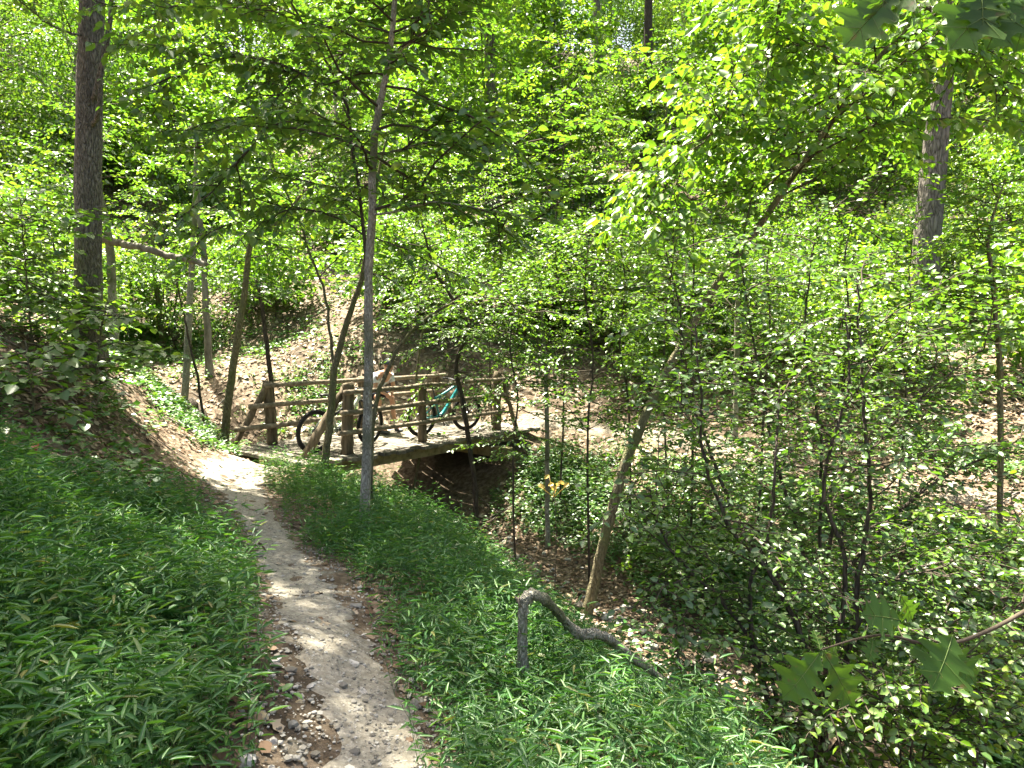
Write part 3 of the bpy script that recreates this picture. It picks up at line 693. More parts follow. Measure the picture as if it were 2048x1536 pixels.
nm = MB(); nm.tube([RP(S0 - .02, 1.470, 1.370), RP(S0 - .02, 1.445, 1.340), RP(S0 - .02, 1.470, 1.330)], [.012, .016, .012], 6); nm.build('nose', M['skin'], rider)
for sg in (-1, 1):
    em = MB(); em.tube([RP(S0 - .02 + sg * .035, 1.482, 1.375), RP(S0 - .02 + sg * .035, 1.468, 1.375)], [.011, .008], 8); em.build('eye', M['hair'], rider)
    er = MB(); er.tube([RP(S0 - .02 + sg * .088, 1.570, 1.390), RP(S0 - .02 + sg * .098, 1.580, 1.360), RP(S0 - .02 + sg * .088, 1.570, 1.330)], [.012, .02, .01], 6); er.build('ear', M['skin'], rider)
mm = MB(); mm.tube([RP(S0 - .045, 1.478, 1.305), RP(S0 - .02, 1.472, 1.302), RP(S0 + .005, 1.478, 1.305)], [.006, .008, .006], 6); mm.build('mouth', M['red_leaf'], rider)
tag(rider, 'person in light shirt and dark shorts resting on the bridge\'s far rail', 'person')

# ------------------------------------------------------------------ trees and saplings that the photograph lets one tell apart
UND = dict(leaf=.108, lsp=.05, tw_sp=.125, tw_len=.46, jit=.34, droop=.14)         # layered understory sprays
SM = dict(leaf=.076, lsp=.038, tw_sp=.115, tw_len=.40, jit=.32, droop=.10)
BIG = dict(leaf=.13, lsp=.065, tw_sp=.15, tw_len=.5, jit=.5, droop=.35)
LB = dict(leaf=.12, lsp=.06, tw_sp=.13, tw_len=.5, jit=.5, droop=.5)
CAN = dict(leaf=.19, lsp=.085, tw_sp=.22, tw_len=.95, jit=.5, droop=.25)

tree('oak_tree', 'thick furrowed grey trunk on the left bank, top cut by the frame', [(176, 722), (177, 560), (176, 350), (180, 150), (184, -40), (188, -420), (195, -900)], None,
     [.215, .19, .18, .175, .165, .13, .08], M['bark_grey'], M['leaf_mid'], flare=.35, sides=20,
     auto=[dict(n=48, z=(7.8, 15.5), el=(0, 50), len=(2.8, 5.0), taper=.35, br=.06, sp=CAN)],
     limbs=[dict(pts=[(188, 200, -.15), (212, 100, -.3), (222, 20, -.4), (230, -120, -.6), (250, -300, -.8)], r=.045, sp=None),
            dict(pts=[(182, 250, -.1), (197, 225, -.3), (202, 150, -.4), (214, 60, -.4)], r=.04, sp=None),
            dict(pts=[(168, 70, -.1), (120, 60, -.5), (60, 20, -1.0), (20, -20, -1.3)], r=.02, sp=UND, nb=3, bl=.7)], tmpl=T_dia(.36))
tree('slender_tree', 'slender pale-barked tree standing at the path edge before the bridge', [(728, 1068), (733, 900), (737, 740), (738, 560), (744, 420), (750, 260), (776, 130), (790, 0), (800, -160), (815, -420)], None,
     [.056, .048, .046, .043, .041, .036, .03, .025, .02, .01], M['bark_pale'], M['leaf_mid'],
     auto=[dict(n=24, z=(3.2, 6.4), el=(0, 28), len=(1.3, 2.3), br=.018, sp=UND), dict(n=20, z=(6.2, 8.6), el=(0, 35), len=(1.4, 2.6), br=.018, sp=dict(UND, leaf=.13)), dict(n=18, z=(4.6, 7.2), el=(5, 40), len=(1.3, 2.2), br=.018, sp=UND)],
     limbs=[dict(pts=[(780, 120, 0), (820, 85, .2), (880, 45, .4), (960, 5, .6), (1010, -20, .8)], r=.02, sp=UND, nb=9, bl=1.1),
            dict(pts=[(745, 310, 0), (800, 300, .2), (860, 285, .4), (960, 292, .6), (1060, 285, .8)], r=.016, sp=UND, nb=11, bl=1.1),
            dict(pts=[(742, 430, 0), (800, 420, -.2), (880, 405, -.4), (980, 420, -.5), (1080, 440, -.5)], r=.013, sp=UND, nb=9, bl=.9)])
tree('forked_sapling', 'olive-barked sapling forking in front of the bridge\'s near post', [(647, 955), (655, 880), (664, 800), (670, 735), (695, 640), (722, 560), (742, 470), (760, 330), (800, 200)], None,
     [.062, .056, .052, .05, .042, .036, .03, .02, .012], M['bark_olive'], M['leaf_mid'],
     auto=[dict(n=14, z=(2.8, 5.4), el=(5, 35), len=(.9, 1.7), br=.014, sp=UND)],
     limbs=[dict(pts=[(668, 745, 0), (659, 660, .1), (650, 590, .2), (618, 500, .3), (590, 420, .4), (545, 330, .5), (520, 200, .6)], r=.026, sp=UND, nb=8, bl=1.0, t0=.4)])
tree('dark_sapling', 'thin dark-barked sapling rising through the centre behind the pale slender tree', [(742, 900), (736, 700), (728, 470), (706, 300), (690, 200), (640, 100), (590, 20), (560, -60)], 8.1,
     [.022, .022, .02, .018, .017, .015, .012, .008], M['bark_dark'], M['leaf_mid'],
     auto=[dict(n=26, z=(3.0, 6.8), el=(-5, 30), len=(.9, 2.0), br=.011, sp=dict(LB, leaf=.11))],
     limbs=[dict(pts=[(668, 125, 0), (700, 90, .2), (735, 80, .4), (800, 70, .5)], r=.012, sp=UND, nb=3, bl=.8),
            dict(pts=[(706, 300, 0), (640, 255, .2), (560, 235, .4), (470, 250, .5), (390, 300, .6)], r=.013, sp=LB, nb=7, bl=1.0),
            dict(pts=[(690, 200, 0), (600, 145, -.1), (500, 115, -.2), (400, 130, -.1), (320, 180, 0)], r=.013, sp=LB, nb=8, bl=1.1),
            dict(pts=[(640, 100, 0), (560, 40, .3), (460, 0, .6), (360, 10, .8), (280, 40, 1.0)], r=.013, sp=LB, nb=8, bl=1.1),
            dict(pts=[(728, 470, 0), (660, 430, .1), (580, 415, .2), (500, 435, .3), (420, 470, .4)], r=.012, sp=LB, nb=7, bl=.9),
            dict(pts=[(600, 145, -.1), (560, 190, -.3), (500, 300, -.5), (440, 360, -.6)], r=.009, sp=LB, nb=6, bl=.8)])
tree('crooked_sapling', 'crooked thin sapling rising from the gully edge at mid bridge', [(818, 1020), (838, 920), (845, 860), (832, 800), (836, 720), (850, 640), (862, 560), (860, 470)], None,
     [.030, .028, .027, .026, .022, .018, .014, .008], M['bark_olive'], M['leaf_mid'],
     auto=[dict(n=16, z=(1.9, 4.2), el=(-5, 20), len=(.7, 1.4), br=.009, sp=SM), dict(n=5, z=(-.2, .9), el=(-5, 10), len=(.25, .45), br=.005, sp=dict(UND, tw_len=.15))])
tree('arching_sapling', 'bent sapling arching right over the bridge handrail', [(738, 935), (748, 830), (775, 740), (815, 672), (870, 625), (930, 598), (1000, 600), (1070, 625)], 8.9,
     [.032, .03, .027, .024, .02, .016, .012, .006], M['bark_olive'], M['leaf_mid'],
     auto=[dict(n=16, z=(2.0, 2.75), el=(-5, 25), len=(.6, 1.2), br=.008, sp=SM)])
tree('mossy_tree', 'dark leaning tree with peeling pale base in the gully before the teal bike', [(952, 1075), (950, 980), (940, 900), (925, 800), (912, 730), (935, 650), (900, 590), (865, 530), (840, 430)], None,
     [.050, .046, .044, .04, .036, .034, .03, .022, .012], M['bark_dark'], M['leaf_mid'],
     auto=[dict(n=7, z=(.1, 1.6), el=(-10, 15), len=(.5, 1.1), br=.007, sp=SM), dict(n=44, z=(1.7, 4.6), el=(-8, 20), len=(1.2, 2.5), br=.012, taper=.1, sp=SM)],
     limbs=[dict(pts=[(930, 640, 0), (985, 652, -.2), (1050, 690, -.4), (1130, 730, -.6)], r=.012, sp=SM, nb=8, bl=.9),
            dict(pts=[(905, 600, 0), (980, 560, -.3), (1060, 540, -.5), (1180, 520, -.7), (1250, 540, -.8)], r=.014, sp=SM, nb=14, bl=1.1)])
LT = dict(leaf=.145, lsp=.065, tw_sp=.13, tw_len=.55, jit=.55, droop=.45)
tree('leaning_tree', 'long tree leaning right out of the gully with crooked limbs overhead', [(1174, 1232), (1192, 1150), (1216, 1050), (1250, 930), (1296, 820), (1362, 690), (1420, 590), (1482, 500), (1540, 420), (1592, 345), (1650, 262), (1702, 190), (1762, 110), (1812, 60), (1870, -40)], None,
     [.076, .072, .068, .064, .06, .052, .048, .044, .041, .038, .034, .031, .027, .022, .014], M['bark_olive'], M['leaf_bright'],
     auto=[dict(n=46, z=(3.7, 7.6), el=(-8, 35), len=(1.2, 2.7), taper=.1, br=.016, sp=LT)],
     limbs=[dict(pts=[(1712, 185, 0), (1722, 130, -.1), (1680, 128, -.2), (1655, 95, -.3), (1610, 86, -.4), (1560, 105, -.5), (1530, 110, -.5), (1470, 170, -.7), (1440, 240, -.8), (1400, 290, -.9), (1330, 340, -1.0)], r=.021, sp=LT, nb=18, bl=1.3, t0=.3),
            dict(pts=[(1590, 340, 0), (1575, 315, -.1), (1520, 295, -.2), (1450, 268, -.3), (1420, 262, -.4), (1340, 345, -.5), (1270, 400, -.6)], r=.017, sp=LT, nb=14, bl=1.2),
            dict(pts=[(1715, 190, 0), (1735, 235, .1), (1738, 262, .2), (1700, 290, .2), (1690, 300, .3)], r=.012, sp=LT, nb=2, bl=.6),
            dict(pts=[(1534, 110, -.4), (1545, 60, -.5), (1570, 10, -.6), (1590, -60, -.7)], r=.013, sp=LT, nb=10, bl=1.2),
            dict(pts=[(1760, 112, 0), (1830, 75, .1), (1900, 80, .1), (1960, 130, .0), (2040, 200, .0)], r=.014, sp=LT, nb=14, bl=1.1)])
tree('white_oak', 'thick pale grey oak on the far slope with flared mossy base', [(1852, 664), (1850, 560), (1858, 440), (1870, 300), (1882, 160), (1890, 0), (1900, -260), (1905, -600)], None,
     [.40, .30, .285, .27, .255, .24, .2, .1], M['bark_oak'], M['leaf_far'], flare=.55, sides=22,
     auto=[dict(n=30, z=(9.0, 19), el=(0, 50), len=(2.5, 4.5), taper=.35, br=.07, sp=dict(CAN, leaf=.2, lsp=.14))], tmpl=T_dia(.36))
DG = dict(leaf=.11, lsp=.045, tw_sp=.11, tw_len=.38, jit=.25, droop=.12)
tree('dogwood_sapling', 'small sunlit dogwood with flat leaf tiers at the right edge', [(2012, 850), (2000, 740), (1992, 640), (1985, 560), (1976, 485), (1990, 420), (2010, 360)], 9.0,
     [.036, .034, .03, .027, .022, .014, .006], M['bark_olive'], M['leaf_bright'],
     auto=[dict(n=20, z=(2.6, 4.0), el=(0, 22), len=(.7, 1.3), br=.010, sp=DG), dict(n=12, z=(1.9, 2.8), el=(-5, 12), az=(120, 240), len=(.7, 1.2), br=.009, sp=DG), dict(n=6, z=(1.0, 2.0), el=(0, 20), len=(.4, .8), br=.007, sp=DG)])
tree('thin_sapling', 'thin straight sapling beside the far end of the bridge', [(1096, 935), (1094, 850), (1092, 760), (1088, 680), (1080, 600)], 11.6,
     [.042, .038, .034, .028, .015], M['bark_pale'], M['leaf_mid'],
     auto=[dict(n=24, z=(1.0, 3.4), el=(-5, 25), len=(.8, 1.7), br=.009, sp=SM)])
tree('birch_pole', 'pale thin dead-looking pole among the shrubs right of the leaning tree', [(1472, 800), (1474, 690), (1476, 560), (1474, 420), (1472, 320)], 13.5, [.055, .05, .045, .04, .02], M['bark_pale'], M['leaf_mid'],
     auto=[dict(n=26, z=(2.2, 5.4), el=(0, 30), len=(.8, 1.7), br=.012, sp=UND)])
# slope trunks left of the bridge
tree('slope_tree', 'olive-barked straight tree beside the left bridge brace', [(448, 856), (462, 760), (478, 660), (492, 560), (505, 480), (560, 440), (610, 380)], 13.0, [.075, .068, .062, .055, .048, .036, .02], M['bark_olive'], M['leaf_mid'],
     auto=[dict(n=14, z=(3.3, 4.9), el=(0, 35), len=(.9, 1.9), br=.014, sp=UND)])
tree('pale_snag', 'smooth pale bare trunk on the leaf-covered slope left of the bridge', [(418, 748), (416, 690), (412, 620), (409, 560), (408, 520), (400, 440), (394, 360), (390, 280)], 16.5, [.095, .08, .075, .07, .066, .06, .05, .03], M['dead_wood'], M['leaf_mid'],
     auto=[dict(n=12, z=(4.6, 7.0), el=(0, 40), len=(1.0, 2.0), br=.02, sp=UND)])
tree('slim_tree', 'slim pale tree left of the bare pale trunk with a log leaning on it', [(366, 808), (374, 720), (378, 640), (382, 560), (386, 500), (390, 400), (392, 300)], 14.0, [.075, .068, .062, .058, .055, .045, .03], M['bark_pale'], M['leaf_mid'],
     auto=[dict(n=12, z=(4.2, 6.5), el=(0, 40), len=(1.0, 1.9), br=.015, sp=UND)])
tree('broken_tree', 'pale crooked trunk just right of the thick left trunk', [(228, 660), (224, 580), (221, 500), (212, 440), (200, 380), (196, 300), (192, 180)], 14.2, [.085, .08, .075, .06, .05, .045, .03], M['bark_pale'], M['leaf_mid'],
     auto=[dict(n=14, z=(4.4, 6.6), el=(0, 40), len=(1.0, 2.0), br=.015, sp=UND)])
tree('dark_pole', 'thin dark sapling leaning left behind the bridge\'s left post', [(552, 900), (545, 800), (535, 700), (522, 600), (512, 560)], 13.4, [.05, .045, .042, .036, .03], M['bark_dark'], M['leaf_dark'], auto=[dict(n=7, z=(2.4, 3.1), el=(5, 35), len=(.7, 1.3), br=.01, sp=UND)])
tree('bent_sapling', 'very thin dark sapling crossing in front of the slim pale slope trunk', [(408, 842), (396, 760), (380, 690), (366, 620), (350, 560)], 13.2, [.026, .024, .02, .016, .008], M['bark_dark'], M['leaf_mid'], auto=[dict(n=5, z=(2.2, 3.2), el=(5, 35), len=(.5, .9), br=.006, sp=UND)])
tree('gully_sapling', 'thin pale sapling above the bright green patch up the gully', [(322, 618), (312, 560), (306, 500), (300, 430)], 19.0, [.07, .06, .055, .03], M['bark_olive'], M['leaf_far'], auto=[dict(n=10, z=(4.2, 5.5), el=(0, 35), len=(.9, 1.8), br=.014, sp=UND)])
MAP = dict(leaf=.13, lsp=.075, tw_sp=.13, tw_len=.34, jit=.25, droop=.15)
for k, (lab, pts, d_) in enumerate([
    ('low broad-leaved maple seedling at the foot of the thick left trunk', [(190, 800), (196, 720), (205, 650), (215, 600)], 8.6),
    ('broad-leaved seedling at the left picture edge on the shaded bank', [(60, 900), (66, 820), (60, 740), (50, 680)], 6.8),
    ('leafy bank sapling left of the thick trunk, topmost at the picture edge', [(70, 760), (60, 640), (50, 520), (40, 400)], 9.6),
    ('low spreading sapling between thick trunk and the picture edge', [(110, 740), (112, 660), (118, 590), (115, 540)], 10.4)]):
    tree('bank_sapling', lab, pts, d_, [.016, .013, .01, .005], M['bark_olive'], M['leaf_mid'], auto=[dict(n=20 if k != 2 else 46, z=(P(*pts[1], d_)[2] - .3, P(*pts[-1], d_)[2]), el=(-5, 25), len=(.5, 1.1) if k != 2 else (.8, 1.6), br=.006, sp=MAP)], group='saplings on the left bank', tmpl=T_oval6(.42))

# thin saplings whose small leaves screen the far bank
FN = dict(leaf=.075, lsp=.04, tw_sp=.13, tw_len=.42, jit=.42, droop=.12)
for lab, pts, d_, n_, z_, ln_, mt_ in (
    ('thin sapling with a fine leaf screen just beyond the bridge end', [(1180, 985), (1176, 860), (1186, 720), (1170, 580), (1180, 470)], 10.2, 34, (.4, 4.2), (.8, 1.7), 'leaf_mid'),
    ('fine-leaved sapling between the bridge end and the leaning trunk', [(1262, 960), (1258, 820), (1240, 690), (1250, 560), (1230, 440)], 11.2, 32, (.2, 4.6), (.8, 1.7), 'leaf_bright'),
    ('straight dark sapling crossing right behind the leaning trunk', [(1384, 930), (1386, 800), (1382, 660), (1388, 520), (1380, 400)], 9.6, 36, (.2, 4.6), (.8, 1.7), 'leaf_mid'),
    ('spindly sapling at the far trail in the right half', [(1520, 900), (1530, 780), (1540, 650), (1535, 520), (1560, 400)], 10.6, 34, (.2, 4.8), (.8, 1.7), 'leaf_mid'),
    ('leafy sapling left of the white oak before the far trail', [(1690, 930), (1684, 790), (1700, 660), (1690, 520), (1710, 420)], 9.8, 34, (.2, 4.5), (.8, 1.7), 'leaf_bright'),
    ('pale-leaved sapling in front of the white oak', [(1800, 900), (1812, 800), (1804, 700), (1820, 600), (1816, 520)], 10.4, 26, (.2, 3.6), (.7, 1.5), 'leaf_bright'),
    ('small-leaved sapling in the gully under the bridge end', [(1030, 1010), (1026, 900), (1036, 800), (1020, 700), (1030, 620)], 10.9, 22, (-.2, 2.6), (.6, 1.2), 'leaf_mid'),
    ('tall slim sapling beyond the bridge end reaching the top of the picture', [(1120, 900), (1128, 700), (1110, 480), (1130, 260), (1115, 90)], 12.6, 40, (2.2, 7.4), (1.0, 2.1), 'leaf_bright'),
    ('tall slim sapling behind the leaning trunk reaching its upper limbs', [(1335, 880), (1328, 700), (1345, 480), (1330, 280), (1345, 120)], 12.2, 38, (2.2, 7.0), (1.0, 2.0), 'leaf_mid'),
    ('sapling with layered leaves high above the bridge', [(985, 760), (978, 640), (990, 520), (970, 400), (985, 280)], 15.2, 34, (2.4, 6.6), (1.0, 2.2), 'leaf_mid')):
    tree('screen_sapling', lab, pts, d_, [.018, .016, .014, .011, .005], M['bark_dark'], M[mt_], auto=[dict(n=n_, z=z_, el=(-8, 28), len=ln_, taper=.25, br=.008, sp=FN)], group='thin saplings screening the far bank')

# bent broken stem in the stilt grass
g0 = ground_at(1046, 1300)
tl = empty('snapped_sapling', tuple(g0))
db = ground_at(1046, 1425)[1]
st_ = [P(1046, 1340, db), P(1045, 1270, db), P(1047, 1215, db), P(1056, 1196, db + .02)]
lg = [P(1040, 1204, db), P(1058, 1194, db + .03), P(1082, 1199, db + .05), P(1106, 1222, db + .1), P(1132, 1250, db + .16), P(1156, 1274, db + .2), P(1172, 1277, db + .22), P(1202, 1279, db + .26), P(1232, 1297, db + .32), P(1262, 1322, db + .36), P(1300, 1345, db + .4), P(1345, 1382, db + .44)]
l, r = smooth_line(st_, [.029, .024, .023, .027]); trunk_mesh(l - g0, r * rng.uniform(.88, 1.12, len(r)), 12, .25).build('stump', M['bark_pale'], tl)
l, r = smooth_line(lg, [.018, .027, .026, .022, .022, .027, .029, .024, .022, .023, .019, .014]); l += np.cumsum(rng.normal(0, .0025, l.shape), 0) * .6; trunk_mesh(l - g0, r * rng.uniform(.85, 1.15, len(r)), 12, .28).build('fallen_stem', M['bark_pale'], tl)
for q in range(7):
    a_ = lg[0] + rng.normal(0, .012, 3) - g0; MB().tube([a_, a_ + np.array([rng.uniform(-.05, .01), rng.uniform(-.02, .02), rng.uniform(.0, .07)])], [.008, .001], 4).build('splinter', M['rail_wood'], tl)
tag(tl, 'snapped bent stem with its top drooping right above the stilt grass', 'dead stem')

# big multi-stemmed shrub on the right
SH = dict(leaf=.058, lsp=.042, tw_sp=.085, tw_len=.36, jit=.6, droop=.12, ang=60)
def shrub(label, stems, d, leafmat, sp, nb, bl, r0=.02, name='shrub', base=None):
    pts0 = P(*stems[0][0][:2], d); z0 = float(h(pts0[0], pts0[1])); off = np.array([pts0[0], pts0[1], z0])
    root = empty(name, tuple(off)); wood = MB(); lv = Leaves()
    for st in stems:
        lp = [P(a, b, d + (e[0] if e else 0)) for (a, b, *e) in st]
        if lp[0][2] > h(lp[0][0], lp[0][1]): lp.insert(0, np.array([lp[0][0], lp[0][1], float(h(lp[0][0], lp[0][1])) - .05]))
        rr = r0 * rng.uniform(.7, 1.1)
        l2, r2 = smooth_line(lp, np.linspace(rr, rr * .25, len(lp)), wob=.005)
        MB().tube(l2 - off, r2, 7).build('stem', M['bark_dark'], root)
        dress(wood, lv, l2, rr, sp, t0=.3)
        for t in np.linspace(.25, .98, nb):
            k = min(int(t * (len(l2) - 1)), len(l2) - 2)
            dv = sidedir(unit(l2[k + 1] - l2[k]), R(rng.choice([-1, 1]) * rng.uniform(20, 100))); dv[2] = dv[2] * .6 + rng.uniform(-.15, .4)
            branch(wood, lv, l2[k], dv, bl * rng.uniform(.6, 1.25), .006, sp)
    cm = MB(); lv.p = [a - off for a in lv.p]; lv.into(cm, T_oval6(.36)); cr = cm.build('foliage', leafmat, root)
    tw = MB(); tw.v = [a - off for a in wood.v]; tw.f = wood.f; tw.m = wood.m; tw.n = wood.n
    tag(tw.build('twigs', M['twig'], cr), kind='stuff')
    TREES.append((name, lv.count(), d, tuple(off.round(2))))
    return tag(root, label, 'shrub')
shrub('large many-stemmed shrub with small oval leaves filling the lower right', [
    [(1580, 1520), (1640, 1385), (1700, 1275), (1760, 1190), (1800, 1150), (1900, 1120, .2), (2000, 1110, .4)],
    [(1600, 1480), (1620, 1340), (1560, 1180), (1500, 1100), (1450, 1040), (1405, 900), (1400, 800), (1390, 650)],
    [(1560, 1540), (1540, 1420), (1510, 1300), (1500, 1180), (1540, 1050), (1550, 930), (1560, 780, .2)],
    [(1620, 1540), (1650, 1400), (1680, 1260), (1690, 1120), (1650, 1000), (1660, 900), (1700, 760), (1690, 620, .2)],
    [(1640, 1520), (1700, 1300), (1720, 1150), (1740, 1000), (1730, 860), (1720, 700, .1), (1715, 560, .2)],
    [(1580, 1530), (1530, 1330), (1440, 1200), (1400, 1160), (1330, 1080, -.1), (1300, 980, -.2)],
    [(1640, 1540), (1740, 1420), (1860, 1290), (1960, 1240, -.2), (2060, 1200, -.4)],
    [(1600, 1540), (1500, 1440), (1420, 1400), (1360, 1330, -.2)]], 4.7, M['leaf_shrub'], SH, 12, .8, .026)
shrub('tall thin-twigged shrub right of the leaning tree, crossing the far trail', [
    [(1620, 1240), (1600, 1080), (1560, 950), (1530, 800), (1500, 640), (1480, 520)],
    [(1640, 1240), (1680, 1000), (1760, 880), (1860, 780), (1960, 700)],
    [(1600, 1240), (1480, 1050), (1420, 900), (1370, 760), (1360, 620), (1330, 500)],
    [(1640, 1240), (1640, 1000), (1640, 860), (1610, 700), (1620, 540), (1640, 430)],
    [(1660, 1230), (1760, 1060), (1880, 960), (2000, 900), (2080, 860)]], 6.4, M['leaf_shrub'], dict(SH, leaf=.064), 13, .95, .022)
shrub('sunlit shrub on the gully wall below the far trail', [
    [(1330, 1150), (1290, 1040), (1260, 960), (1230, 900)], [(1340, 1150), (1360, 1020), (1380, 940), (1400, 880)], [(1320, 1150), (1400, 1060), (1460, 980), (1500, 930)]], 9.4, M['leaf_bright'], dict(SH, leaf=.07), 12, .8, .014)
shrub('shrub at the right edge below the dogwood with pale sunlit leaves', [
    [(1960, 1340), (1940, 1200), (1900, 1100), (1880, 1020)], [(1980, 1340), (2020, 1180), (2060, 1080)], [(1950, 1340), (1860, 1230), (1800, 1160)]], 5.6, M['leaf_bright'], dict(SH, leaf=.065), 12, .8, .014)
shrub('low leafy bush at the lower right corner beneath the shrub stems', [
    [(1800, 1540), (1780, 1440), (1740, 1360)], [(1840, 1540), (1900, 1430), (1960, 1360)], [(1820, 1540), (1840, 1420), (1850, 1330)], [(1420, 1540), (1400, 1450), (1380, 1400)]], 4.1, M['leaf_bright'], dict(SH, leaf=.062), 11, .6, .010)

# ------------------------------------------------------------------ forest on the hill behind and the high canopy
def clump_crown(n_cl, per, ctr, rad, leaf, flat=.45, spread=.75, shell=.5):
    lv = Leaves(); cs = []
    for k in range(n_cl):
        v = unit(rng.normal(0, 1, 3)); r = rng.uniform(shell, 1.0)
        c = np.array(ctr) + v * np.array(rad) * r; cs.append(c)
        m = max(6, int(per * rng.uniform(.5, 1.4)))
        off = rng.normal(0, 1, (m, 3)) * np.array([spread, spread, spread * flat]) * rng.uniform(.6, 1.2)
        off[:, 2] -= .25 * (off[:, 0] ** 2 + off[:, 1] ** 2) * flat
        dd = unit(off * [1, 1, .3] + rng.normal(0, .5, (m, 3))) ; dd[:, 2] -= .25
        lv.add(c + off, dd, UP + rng.normal(0, .4, (m, 3)), leaf * rng.uniform(.5, 1.25, m))
    return lv, cs
def proto_tree(name, H, r, n_cl, per, ctr, rad, leaf, bark, leafmat, spread=.75, sway=.3, crown='crown', tm=None, flat=.4):
    root = empty(name)
    n = 9; z = np.linspace(-.3, H, n); l = np.stack([np.cumsum(rng.normal(0, sway / n, n)), np.cumsum(rng.normal(0, sway / n, n)), z], 1); l[0, :2] = l[1, :2] = 0
    line, rad_ = smooth_line(l, np.linspace(r * 1.1, r * .25, n))
    trunk_mesh(line, rad_, 10, flare=.3).build('trunk', bark, root)
    lv, cs = clump_crown(n_cl, per, ctr, rad, leaf, spread=spread, flat=flat)
    wd = MB()
    for c in cs[: n_cl // 3]:
        zz = max(ctr[2] - rad[2], c[2] - rng.uniform(.5, 2.0)); j = int(np.argmin(np.abs(line[:, 2] - zz))); p = line[j]
        mid = (p + c) / 2 + rng.normal(0, .12, 3); ln, rr = smooth_line([p, mid, c], [min(rad_[j] * .5, .07), .03 * min(1, r * 8), .008], n=7); wd.tube(ln, rr, 4, cap=False)
    cm = MB(); lv.into(cm, tm or T_dia(.36)); cr = cm.build(crown, leafmat, root); tag(wd.build('branches', bark, root), kind='stuff')
    return root
PROTO = {'tall': [], 'mid': [], 'low': []}
for k in range(3):
    PROTO['tall'].append(proto_tree('forest_tree', 18 + k, .17 + .03 * k, 95, 54, (0, 0, 12.5 + k), (3.4, 3.4, 5.6), .22, [M['bark_grey'], M['bark_dark'], M['bark_oak']][k], M['leaf_far'], spread=.62))
for k in range(5):
    PROTO['mid'].append(proto_tree('understory_tree', 7.5, .05 + .008 * k, [120, 85, 105, 70, 130][k], [66, 90, 80, 110, 70][k], (0, 0, [4.4, 4.9, 4.2, 4.6, 4.0][k]), [(2.4, 2.4, 3.4), (2.0, 2.7, 3.0), (2.8, 2.3, 3.6), (2.2, 2.2, 3.0), (2.6, 2.6, 3.6)][k], [.13, .18, .15, .21, .11][k], [M['bark_olive'], M['bark_dark'], M['bark_pale'], M['bark_dark'], M['bark_dark']][k], [M['leaf_far'], M['leaf_bright'], M['leaf_mid'], M['leaf_bright'], M['leaf_far']][k], spread=[.55, .5, .6, .5, .5][k], sway=.9, flat=[.22, .4, .25, .5, .3][k]))
for k in range(4):
    PROTO['low'].append(proto_tree('hillside_sapling', 2.8, .02, [44, 30, 52, 36][k], [62, 80, 60, 70][k], (0, 0, 1.5), [(1.15, 1.15, 1.25), (1.0, 1.4, 1.1), (1.4, 1.2, 1.2), (.9, .9, 1.4)][k], [.12, .15, .09, .13][k], M['bark_dark'], [M['leaf_far'], M['leaf_bright'], M['leaf_mid'], M['leaf_far']][k], spread=.34, sway=.5, tm=T_oval6(.36), flat=[.25, .4, .2, .35][k]))
LAB = {'tall': ('tall forest tree standing among many others on the hill behind', 'tree', 'tall trees on the hill'),
       'mid': ('slender understory tree in full leaf on the hill behind', 'tree', 'understory trees on the hill'),
       'low': ('leafy knee-to-head-high sapling growing on the far slope', 'sapling', 'saplings on the far slope')}
used = {id(p): False for l in PROTO.values() for p in l}
def place(kind, x, y, k=None, sc=None, label=None, group=None):
    p = PROTO[kind][rng.integers(0, len(PROTO[kind])) if k is None else k]
    o = copy_tree(p) if used[id(p)] else p
    used[id(p)] = True
    o.location = (x, y, float(h(x, y))); o.rotation_euler = (0, 0, rng.uniform(0, 6.28)); s_ = sc or rng.uniform(.8, 1.2); o.scale = (s_, s_, s_ * rng.uniform(.92, 1.08))
    lb = LAB[kind]; tag(o, label or describe(kind, PROTO[kind].index(p), x, y), lb[1], group or lb[2]); return o
LOOK = {'tall': ['tall grey-trunked tree', 'tall dark-trunked tree', 'tall pale-trunked tree'],
        'mid': ['olive-stemmed layered understory tree', 'dark-stemmed bright understory tree', 'pale-stemmed understory tree', 'dark-stemmed large-leaved tree', 'dark-stemmed fine-leaved tree'],
        'low': ['medium-leaved sapling', 'broad-leaved bright sapling', 'fine-leaved layered sapling', 'narrow upright sapling']}
def describe(kind, k, x, y):
    u_ = 1024 + F * x / max(y, 1)
    w = ['beyond the left picture edge', 'left of the thick left trunk', 'between the thick left trunk and the bridge', 'above the bridge', 'between bridge end and leaning trunk', 'behind the leaning trunk', 'around the white oak', 'at the right picture edge'][int(np.searchsorted([0, 170, 480, 1050, 1300, 1680, 1950], u_))]
    return LOOK[kind][k] + (' low on the slope ' if y < 22 else ' partway up the hill ' if y < 32 else ' high up the hill ' if y < 50 else ' on the far hilltop ') + w
